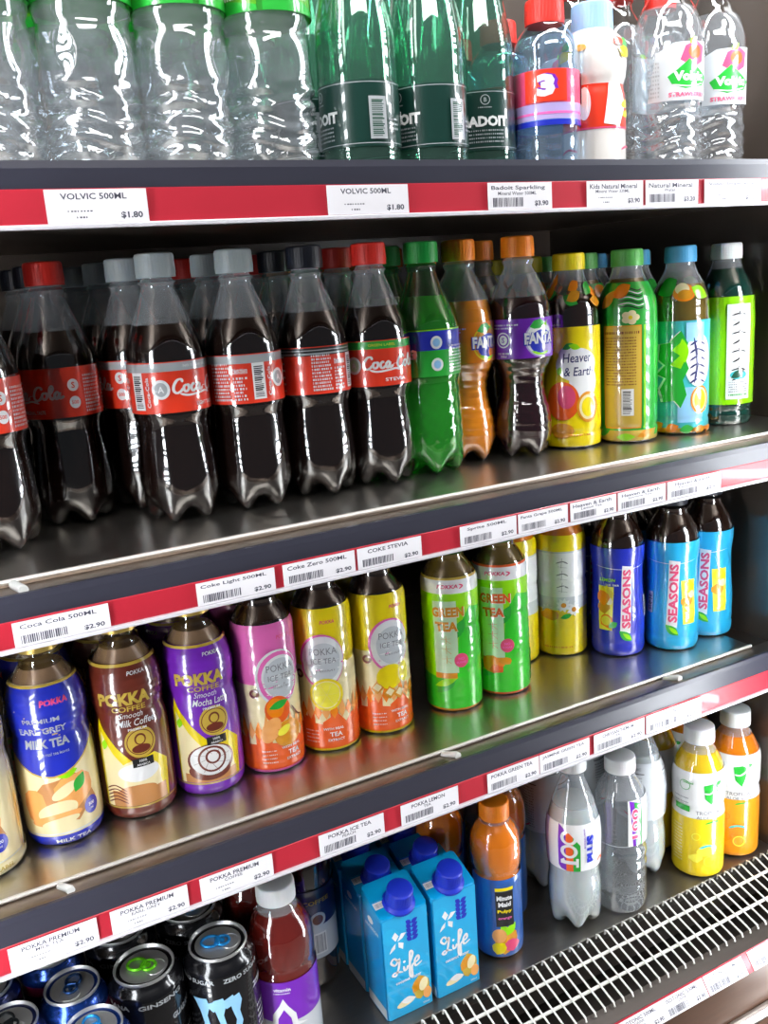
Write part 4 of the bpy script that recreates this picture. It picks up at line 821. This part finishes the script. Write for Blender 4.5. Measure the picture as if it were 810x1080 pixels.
# row 1: waters -----------------------------------------------------------------------
WAT = Prof([(0, 26), (3, 30), (10, 32.6), (26, 33.4), (40, 32.4), (46, 31), (50, 33), (58, 31.4), (62, 33.4), (94, 32.6), (102, 31.0), (110, 33), (164, 33), (170, 31), (184, 26), (198, 17), (204, 14)])
def crinkle(z, th, r):
    d = 0
    if 8 < z < 66: d += .9 * math.sin(z * .55 + 2.2 * math.sin(3 * th)) + .5 * math.sin(7 * th + z * .2)
    if 66 <= z < 96: d += 1.1 * math.cos(6 * th) * math.sin(PI * (z - 66) / 30)
    if 98 < z: d += .25 * math.sin(5 * th + z * .3)
    return r + d, z
WM = petal(6, 16, .3, crinkle)
def water_parts(label, cap):
    return [('plastic_bottle', fin('plastic_bottle', lathe(WAT, 0, 206, 60, step=2.0, mod=WM), PETD)), ('drink', fin('drink', lathe(WAT, 1.5, 180, 60, step=2.0, off=-1.2, mod=WM), WATER)), ('cap', cap_mesh(16, 17, 203, cap)), ('label', label)]
wc = 2 * PI * 33
a = Art(); a.rect(-wc / 2, 113, wc / 2, 160, ink('mid_green', (.02, .25, .02)))
VG = ink('bright_leaf_green', (0.09, 0.36, 0.005))
for o in (-78, -26, 26, 78):
    a.rect(o - 24, 113, o + 24, 160, VG); a.poly([(o - 24, 113), (o + 24, 113), (o + 24, 117), (o, 122), (o - 24, 119)], GREEN); a.text('Volvic', o, 134, 13, WHITE, w=40, bold=.05); a.bars(o - 12, 122, o + 14, 124, WHITE, n=10)
kit('water', 'water_bottle', 'bottle', water_parts(a.wrap('label', WAT, 33, off=1.0), C_LG), 33)
STW = Prof([(0, 26), (3, 30), (10, 32.4), (26, 33), (40, 32.2), (50, 33), (58, 31.4), (64, 33), (122, 33), (132, 31.6), (146, 27.5), (160, 19), (170, 14.5), (176, 14)])
a = Art()
for o in (-52, 52):
    a.poly([(o - 34, 65), (o + 26, 65), (o + 26, 117), (o - 10, 115), (o - 26, 107)], SMOKE); a.poly([(o - 5, 100), (o + 0, 112), (o + 11, 117), (o + 22, 112), (o + 20, 99), (o + 8, 93)], ROSE); a.ell(o + 10, 107, 7, 6, ORRED); leaf(a, o + 4, 114, 10, 3, .6, LIME)
    a.poly([(o - 16, 86), (o - 7, 92), (o + 4, 101), (o + 14, 93), (o + 26, 86), (o + 20, 78), (o, 75), (o - 12, 79)], GREEN); a.text('Volvic', o + 5, 86, 8.5, WHITE, w=32, bold=.06); a.stroke([(o - 12, 79), (o + 4, 77), (o + 20, 80)], 1.4, WHITE); a.text('STRAWBERRY', o + 4, 70, 4, ROSE, w=38, bold=.03)
    for i in range(9): a.bars(o - 33, 69 + i * 3.6, o - 22, 70.6 + i * 3.6, SILVER, n=5, seed=i)
kit('strawberry_water', 'flavoured_water_bottle', 'bottle', [('plastic_bottle', fin('plastic_bottle', lathe(STW, 0, 178, 60, step=2.0, mod=WM), PETD)), ('drink', fin('drink', lathe(STW, 1.5, 150, 60, step=2.0, off=-1.2, mod=WM), WATER)), ('cap', cap_mesh(16, 17, 175, C_RED)), ('label', a.wrap('label', STW, 33, off=1.0))], 33)
BAD = Prof([(0, 24), (2, 29), (7, 31.4), (20, 32), (96, 32), (108, 31.6), (126, 29), (146, 25), (170, 19), (192, 14.2), (200, 13), (202, 15.4), (205, 15.4), (206, 13), (212, 13)])
a = Art(); bc = 2 * PI * 32
DG2 = ink('bottle_label_green', (.004, .035, .026))
a.rect(-bc / 2, 22, bc / 2, 70, DG2); a.rect(-bc / 2, 68.2, bc / 2, 68.8, SILVER); a.rect(-bc / 2, 24, bc / 2, 24.6, SILVER)
for o in (-50, 50):
    a.ring(o, 62, 3.4, 4.1, SILVER); a.text('B', o, 62, 3.4, SILVER); a.bars(o - 6, 55.5, o + 6, 56.4, SILVER, n=9); a.text('BADOIT', o, 45, 8.6, WHITE, w=40, bold=.05)
    for i in range(4): a.bars(o - 16, 28 + i * 3, o + 16, 29.2 + i * 3, SILVER, n=18, seed=i)
for o in (2, 98):
    a.rect(o - 7, 27, o + 7, 58, SILVER); a.bars(o - 5, 29, o + 5, 56, DKGREEN, vertical=False, n=20); 
    for i in range(3): a.bars(o + 9, 34 + i * 3.4, o + 20, 35.4 + i * 3.4, SILVER, n=7, seed=i)
def bmod(z, th, r): return (r + (.35 * math.cos(20 * th) if 8 < z < 22 else 0), z)
kit('green_water', 'sparkling_water_bottle', 'bottle', bottle_parts(BAD, 208, WATERG, 188, cap_mesh(15.5, 16, 205, C_GREEN), film('pale_green_plastic', (0.62, 0.86, 0.77)), bmod, a.wrap('label', BAD, 32), seg=48, inset=.6), 32)
KID = Prof([(0, 24), (3, 27.6), (10, 29), (60, 29), (88, 29), (94, 28), (102, 28.6), (111, 26.5), (119, 21), (125, 16), (130, 15)])
a = Art(); kc = 2 * PI * 29
a.rect(-kc / 2, 40, kc / 2, 60, LBLUE); a.rect(-kc / 2, 58, kc / 2, 85, ROSE); a.rect(-kc / 2, 45, kc / 2, 58, VIOLET); a.rect(-kc / 2, 40, kc / 2, 44.5, BLUE); a.rect(-kc / 2, 49, kc / 2, 51, PINK)
for o in (-60, 0, 60):
    a.rect(o - 18, 59, o + 18, 84.5, RED); a.text('3', o + 2, 72, 19, PURPLE, w=17, bold=.10); a.text('3', o, 72, 18, WHITE, w=15, bold=.07)
kit('kids_water', 'small_water_bottle', 'bottle', bottle_parts(KID, 128, WATER, 113, cap_mesh(17, 20, 125, C_RED), film('blue_plastic', (0.7, 0.82, 0.95)), None, a.wrap('label', KID, 29)), 29)
# white decorated bottle (plain coloured shapes)
DEC = Prof([(0, 25), (3, 28), (10, 29.4), (50, 29), (68, 28), (75, 27), (84, 29.4), (100, 30.4), (112, 28.6), (120, 22), (125, 17), (130, 16)])
a = Art(); dc = 2 * PI * 29
a.rect(-dc / 2, 38, dc / 2, 76, RED); a.rect(-dc / 2, 38, dc / 2, 39.6, ROSE)
for o in (-61, 0, 61):
    a.poly([(o - 24, 42), (o - 8, 40), (o + 2, 58), (o - 4, 76), (o - 18, 77)], WHITE); a.ell(o + 6, 60, 11, 3.4, YELLOW, a=.25); a.ell(o + 8, 52, 11, 3.4, YELLOW, a=.25); a.ell(o + 20, 60, 6, 14, WHITE); a.stroke([(o - 6, 20), (o + 4, 23), (o + 14, 20)], 2.2, ROSE)
    a.poly([(o - 10, 104), (o - 2, 107), (o + 10, 104), (o + 6, 98), (o - 6, 97)], YELLOW); a.ell(o + 2, 110, 7, 4, GREEN); a.ell(o - 9, 110, 6, 3.4, RED); a.ell(o + 18, 106, 5, 3, AMBER)
kit('white_water', 'small_water_bottle', 'bottle', [('plastic_bottle', fin('plastic_bottle', lathe(DEC, 0, 128, 44), M('white_plastic', (0.8, 0.76, 0.72), 0.25, coat=0.8))), ('cap', cap_mesh(18.5, 24, 122, C_LBLUE)), ('print', a.wrap('print', DEC, 29, off=.2))], 29.5)

# ================================================================== PRICE TAGS
def price_tag(x0, x1, y, zlo, zhi, l1, l2, price, label, grp, bar=True, slope=0.0):
    W = (x1 - x0) * 1000; Hh = (zhi - zlo) * 1000
    e = bpy.data.objects.new('price_tag', None); C.objects.link(e); e.location = (x0, y, H0 + zlo); e.rotation_euler = (-slope, 0, 0)
    tag(e, label, 'price tag', grp)
    bm = bmesh.new(); box(bm, 0, W / 1000, 0, .0006, 0, Hh / 1000); link('card', fin('card', bm, PAPER, False), e)
    a = Art(); a.text(l1, W * .47, Hh * .79, Hh * .19, TAGINK, w=min(W * .84, len(l1) * 3.3), bold=.02)
    if l2: a.text(l2, W * .45, Hh * .60, Hh * .13, TAGINK, w=min(W * .6, len(l2) * 2.6), bold=.01)
    a.text(price, W * .83, Hh * .2, Hh * .22, TAGINK, w=W * .22, bold=.03)
    if bar: a.bars(W * .07, Hh * .1, W * .55, Hh * .44, TAGINK, n=22, seed=int(x0 * 999))
    else: a.bars(W * .2, Hh * .33, W * .45, Hh * .37, TAGINK, n=8); a.bars(W * .28, Hh * .14, W * .4, Hh * .19, TAGINK, n=4)
    link('print', a.flat('print', .02), e)
def tags(y, zlo, zhi, rows, bar, where):
    for i, (x0, x1, l1, l2, pr, lb) in enumerate(rows):
        price_tag(x0, x1, y, zlo, zhi, l1, l2, pr, 'price tag on the %s, %s' % (where, lb), 'price tags on the ' + where, bar if not isinstance(bar, list) else bar[i])
tags(.5975, .0478, .0672, [(.1003, .1612, 'VOLVIC 500ML', '', '$1.80', 'below the clear water bottles'), (.2851, .3489, 'VOLVIC 500ML', '', '$1.80', 'below the leftmost green water bottle'),
    (.418, .4779, 'Badoit Sparkling', 'Mineral Water 500ML', '$3.90', 'below the right green water bottles'), (.5131, .5724, 'Kids Natural Mineral', 'Mineral Water 330ML', '$3.90', 'below the red-labelled small bottle'), (.5756, .6351, 'Natural Mineral', 'Water', '$3.20', 'below the white patterned bottle'), (.643, .7124, 'Volvic Strawberry', '', '$3.20', 'rightmost, below the strawberry water bottles')], [False, False, True, False, True, False], 'top shelf rail')
tags(.6175, -.2151, -.1982, [(.0433, .1054, 'Coca Cola 500ML', '', '$2.90', 'leftmost of that rail'), (.1672, .2271, 'Coke Light 500ML', '', '$2.90', 'above the purple coffee bottle'), (.2339, .2937, 'Coke Zero 500ML', '', '$2.90', 'above the lemon slice tea bottle'),
    (.2962, .3538, 'COKE STEVIA', '', '$2.90', 'above the whole-lemon tea'), (.3911, .4479, 'Sprite 500ML', '', '$2.90', 'above the green tea with orange lettering'), (.4499, .5034, 'Fanta Grape 500ML', '', '$2.90', 'above the chrysanthemum tea'),
    (.5066, .5591, 'Heaven & Earth', 'Lemon Tea', '$2.90', 'above the gap left of the dark blue tea'), (.5613, .6195, 'Heaven & Earth', 'Jasmine Tea', '$2.90', 'above the dark blue tea'), (.6219, .6917, 'Heaven & Earth', 'Passion Fruit', '$2.90', 'rightmost of that rail')], True, 'second shelf rail')
tags(.6715, -.4875, -.4668, [(.0048, .0706, 'POKKA PREMIUM', 'MILK TEA', '$2.90', 'leftmost above the can lids'), (.081, .1438, 'POKKA PREMIUM', 'EARL GREY', '$2.90', 'above the blue-tabbed can'), (.1544, .2187, 'POKKA PREMIUM', 'COFFEE', '$2.90', 'above the white-capped berry drink'),
    (.2628, .3278, 'POKKA ICE TEA', 'PEACH', '$2.90', 'above the left blue cartons'), (.3458, .4084, 'POKKA LEMON', 'TEA', '$2.90', 'above the right blue cartons'), (.4423, .5044, 'POKKA GREEN TEA', '', '$2.90', 'above the orange juice bottles'),
    (.5056, .5692, 'JASMINE GREEN TEA', '', '$2.90', 'above the isotonic drink bottle'), (.5755, .645, 'CHRYSANTHEMUM', 'TEA', '$2.90', 'above the clear drink bottle'), (.6477, .7293, 'SEASONS ICE', 'LEMON TEA', '$2.90', 'rightmost of that rail')], [False, False, False, True, True, True, True, True, True], 'third shelf rail')
sl = math.atan2(.013, .017)
for i, (x0, x1, lb) in enumerate([(.556, .618, 'leftmost visible, below the middle of the grille'), (.6185, .680, 'second from the left, touching its neighbour'), (.6815, .742, 'third from the left, before the step'), (.752, .815, 'rightmost, below the orange aloe bottle')]):
    price_tag(x0, x1, .6078, -.7895, -.7695, 'ISOTONIC 500ML', 'DRINK', '$2.90', 'price tag on the sloping bottom rail, ' + lb, 'price tags on the bottom rail', True, sl)
    
# ================================================================== THE GOODS
Z1, Z2, Z3, Z4 = .0826, -.182, -.45, -.745
rr = random.Random(3)
ORD = ['', 'second', 'third', 'fourth', 'fifth']
def column(kind, x, y, z, extra, label, group, n=1, back=None, step=(.0, .070), nm='', skip=(), kinds=None):
    """front bottle, then those standing behind it"""
    if 0 not in skip: put(kind, x, y, z, extra, label, group)
    for i in range(1, n):
        k = (kinds[i - 1] if kinds else kind)
        if i in skip: continue
        put(k, x + step[0] * i + rr.uniform(-.002, .002), y + step[1] * i, z, rr.uniform(-180, 180), '%s, %s in the file behind %s' % (back if isinstance(back, str) else back[i - 1], ORD[i], nm), group)
G2 = 'soft drink bottles on the second shelf'
cb = 'cola bottle'
column('cola', .058, .765, Z2, -42, 'cola bottle with plain red label cut off by the left picture edge', G2, 3, 'dark cola bottle mostly hidden', nm='the leftmost cola')
column('cola', .1275, .819, Z2, -52, 'cola bottle with bright red cap and plain red label, left of the grey-capped ones', G2, 3, 'dark-capped cola bottle barely showing', nm='the red-capped left cola', kinds=['cola_zero', 'cola_zero'])
column('cola_light', .2043, .7596, Z2, 50, 'grey-capped cola bottle with silver-banded red label, logo and white circle showing', G2, 4, 'grey-capped cola bottle', nm='the one showing the script logo', step=(-.008, .070))
column('cola_light', .2700, .757, Z2, 118, 'grey-capped cola bottle whose silver-banded label shows small print and a barcode', G2, 4, ['grey-capped cola bottle', 'red-capped cola bottle', 'red-capped cola bottle'], nm='the small-print one', kinds=['cola_light', 'cola', 'cola'])
column('cola_zero', .3355, .7600, Z2, 168, 'black-capped cola bottle with black-banded red label', G2, 4, ['black-capped cola bottle', 'red-capped cola bottle', 'red-capped cola bottle'], nm='the black-banded one', kinds=['cola_zero', 'cola_life', 'cola_life'], step=(0, .07))
column('cola_life', .3985, .7600, Z2, 26, 'red-capped cola bottle with green-banded red label beside the green bottle', G2, 4, ['red-capped cola bottle', 'green-capped bottle', 'orange-capped bottle'], nm='the green-banded cola', kinds=['cola_life', 'sprite', 'orange_soda'])
column('sprite', .4555, .764, Z2, -62, 'green plastic lemonade bottle with green cap and blue and green label', G2, 2, 'green lemonade bottle', nm='the front green one')
column('orange_soda', .5115, .786, Z2, 48, 'orange soda bottle with orange cap, full of orange drink', G2, 5, 'orange-capped soda bottle', nm='the front orange soda', step=(-.004, .066))
column('grape_soda', .568, .766, Z2, 38, 'dark grape soda bottle with orange cap and purple label', G2, 2, 'orange-capped grape soda bottle', nm='the purple-labelled one')
column('lemon_tea', .6352, .770, Z2, -78, 'yellow-labelled peach and lemon tea bottle with yellow cap', G2, 3, 'yellow-capped tea bottle', nm='the front yellow-capped tea')
column('jasmine_tea', .6960, .750, Z2, -88, 'green sleeved tea bottle with gold panel, barcode and green cap', G2, 3, 'green-capped tea bottle', nm='the front green-sleeved tea')
column('leaf_tea', .7660, .744, Z2, -82, 'teal sleeved tea bottle with big green leaf and sky blue cap', G2, 4, 'blue-capped tea bottle', nm='the teal leaf tea')
column('lime_tea', .8400, .748, Z2, -70, 'dark green tea bottle with lime label and white cap by the right wall', G2, 4, 'white-capped tea bottle', nm='the lime-labelled tea')
G3 = 'coffee and tea bottles on the third shelf'
column('cream_milk_tea', .0020, .775, Z3, 66, 'cream and pale green milk tea bottle cut off by the left picture edge', G3, 2, 'cream-coloured milk tea bottle', nm='the leftmost one')
column('blue_milk_tea', .0720, .790, Z3, 84, 'blue and cream milk tea bottle with orange tea artwork', G3, 3, 'blue milk tea bottle', nm='the front blue milk tea')
column('brown_coffee', .1400, .793, Z3, 84, 'brown and yellow milk coffee bottle with gold lettering', G3, 3, 'brown coffee bottle', nm='the front brown coffee')
column('purple_coffee', .2070, .794, Z3, 90, 'purple coffee bottle with gold seal and chocolate swirl cup', G3, 3, 'purple coffee bottle', nm='the front purple coffee')
column('peach_tea', .2730, .795, Z3, 104, 'pink peach tea bottle with orange lower half', G3, 3, 'pink peach tea bottle', nm='the front pink tea')
column('lemon_slice_tea', .3370, .800, Z3, 78, 'yellow lemon tea bottle with a round lemon slice, next to the pink one', G3, 3, 'yellow lemon tea bottle', nm='the lemon slice tea')
column('lemon_ice_tea', .4000, .800, Z3, 104, 'yellow tea bottle with whole lemons and ice cubes, beside the dark gap', G3, 3, 'yellow ice tea bottle', nm='the whole-lemon tea')
column('green_tea', .4870, .797, Z3, 92, 'bright green tea bottle with cream lettering and gold rim', G3, 1)
column('green_tea_orange', .5530, .798, Z3, 86, 'green tea bottle with orange lettering and orange patch', G3, 1)
put('chrysanthemum_tea', .612, .858, Z3, 60, 'yellow and white tea bottle half hidden behind the orange-lettered green tea', G3)
column('chrysanthemum_tea', .6730, .842, Z3, 84, 'yellow and white chrysanthemum tea bottle standing clear, left of the dark blue one', G3, 2, 'yellow and white tea bottle', nm='the clear-standing chrysanthemum tea')
column('blue_tea', .7250, .800, Z3, 112, 'dark blue lemon tea bottle with red upright lettering', G3, 2, 'dark blue tea bottle', nm='the dark blue tea')
column('sky_tea', .7880, .775, Z3, 96, 'sky blue tea bottle with red upright lettering, left one of two', G3, 2, 'sky blue tea bottle', nm='the left sky blue tea')
column('sky_tea', .8520, .781, Z3, 88, 'sky blue tea bottle by the right wall, right one of two', G3, 2, 'sky blue tea bottle', nm='the right sky blue tea')
G4 = 'energy drink cans in the well'
put('green_can', .1110, .741, Z4, 62, 'black can with bright green tab and green claw mark, in front', G4)
put('green_can', .1030, .808, Z4, 40, 'black can with green tab half under the price rail', G4)
put('blue_tab_can', .1780, .734, Z4, 80, 'black can with sky blue tab and pale blue claw mark, in front', G4)
put('blue_tab_can', .1700, .801, Z4, 30, 'black can with blue tab behind the front blue-tabbed one', G4)
put('navy_can', .0500, .751, Z4, -20, 'blue can with dark navy tab, left of the green-tabbed can', G4)
put('front_blue_can', .0570, .692, Z4, 15, 'blue can with bright blue tab at the bottom picture edge', G4)
put('dark_can', -.0040, .736, Z4, 20, 'navy can with dark tab at the left picture edge, nearest', G4)
put('dark_can', -.0180, .794, Z4, 70, 'navy can with dark tab under the leftmost price tag', G4)
put('navy_can', .0400, .810, Z4, 10, 'blue can under the price rail behind the navy-tabbed can', G4)
G5 = 'drinks standing in the bottom well'
put('berry_water', .2420, .745, Z4, 82, 'dark red vitamin drink bottle with white cap and purple label', G5)
put('berry_water', .2360, .812, Z4, 20, 'dark red bottle behind the white-capped berry drink', G5)
put('dark_drink', .3050, .838, Z4, 20, 'dark drink bottle with pale label left of the cartons', G5)
put('dark_drink', .2950, .910, Z4, 80, 'dark drink bottle furthest back left of the cartons', G5)
for x, y, lb in ((.3412, .7247, 'blue coconut water carton, left front one'), (.3412, .7735, 'blue coconut water carton behind the left front one'), (.3412, .822, 'blue coconut water carton third in the left file'), (.4010, .7240, 'blue coconut water carton, right front one beside the orange juice'), (.4010, .7730, 'blue coconut water carton behind the right front one'), (.4010, .822, 'blue coconut water carton third in the right file')):
    put('carton', x, y, Z4, 0, lb, 'coconut water cartons in the well', rz=0)
put('orange_juice', .5046, .7562, Z4, 102, 'orange juice bottle with blue label and orange cap, in front', G5)
put('orange_juice', .4680, .818, Z4, 60, 'orange juice bottle behind the right cartons', G5)
put('orange_juice', .5480, .806, Z4, 76, 'orange juice bottle behind and right of the front juice bottle', G5)
put('orange_juice', .5050, .870, Z4, 0, 'orange juice bottle furthest back of its kind', G5)
put('isotonic', .6060, .7455, Z4, 8, 'cloudy isotonic drink bottle with big upright rainbow lettering', G5)
put('cloudy_backlabel', .5720, .870, Z4, 30, 'cloudy drink bottle deep behind the rainbow-lettered one', G5)
put('cloudy_backlabel', .6250, .822, Z4, 60, 'cloudy drink bottle between the rainbow-lettered one and the clear one', G5)
put('clear_isotonic', .6730, .7410, Z4, 2, 'clear water-like drink bottle with white cap', G5)
put('cloudy_backlabel', .7380, .776, Z4, -20, 'cloudy drink bottle with grey small-print label, right of the clear bottle', G5)
put('cloudy_backlabel', .7000, .840, Z4, 60, 'cloudy drink bottle behind the small-print one', G5)
put('yellow_aloe', .7993, .739, Z4, 98, 'yellow aloe drink bottle with white cap', G5)
put('yellow_aloe', .7930, .812, Z4, 30, 'yellow aloe drink bottle behind the front yellow one', G5)
put('orange_aloe', .8680, .744, Z4, 86, 'orange aloe drink bottle with white cap by the right wall', G5)
put('orange_aloe', .8620, .816, Z4, 30, 'orange aloe drink bottle behind the front orange one', G5)
G1 = 'water bottles on the top shelf'
column('water', .0920, .705, Z1, 20, 'clear water bottle with green label, cut off by the left picture edge', G1, 2, 'clear water bottle', nm='the leftmost clear one')
column('water', .1600, .705, Z1, 4, 'clear water bottle with green label, second from the left', G1, 3, 'clear water bottle', nm='the second clear one from the left')
column('water', .2280, .705, Z1, 24, 'clear water bottle with green label, third from the left', G1, 3, 'clear water bottle', nm='the third clear one from the left')
column('water', .2955, .705, Z1, -4, 'clear water bottle with green label, next to the green bottles', G1, 3, 'clear water bottle', nm='the clear one beside the green bottles')
column('green_water', .3710, .705, Z1, 22, 'green sparkling water bottle with dark label, left one of the front three', G1, 3, 'green sparkling water bottle', nm='the left green one', step=(-.012, .068))
column('green_water', .4360, .705, Z1, 42, 'green sparkling water bottle with dark label, middle of the front three', G1, 3, 'green sparkling water bottle', nm='the middle green one')
column('green_water', .4975, .722, Z1, -78, 'green sparkling water bottle with dark label, right one of the front three', G1, 3, 'green sparkling water bottle', nm='the right green one')
column('kids_water', .5560, .700, Z1, 0, 'small blue-tinted water bottle with red label and red cap', G1, 3, 'small water bottle with red cap', nm='the red-labelled small one')
column('white_water', .6110, .702, Z1, 66, 'white patterned bottle with red and yellow print and pale blue cap', G1, 1)
column('strawberry_water', .6480, .775, Z1, 60, 'clear bottle behind the white patterned one', G1, 1)
column('strawberry_water', .7130, .712, Z1, -62, 'clear flavoured water bottle with strawberry label, left one of two', G1, 2, 'clear water bottle', nm='the left strawberry one')
column('strawberry_water', .7840, .722, Z1, -66, 'clear flavoured water bottle with strawberry label, right one of two', G1, 2, 'clear water bottle', nm='the right strawberry one')
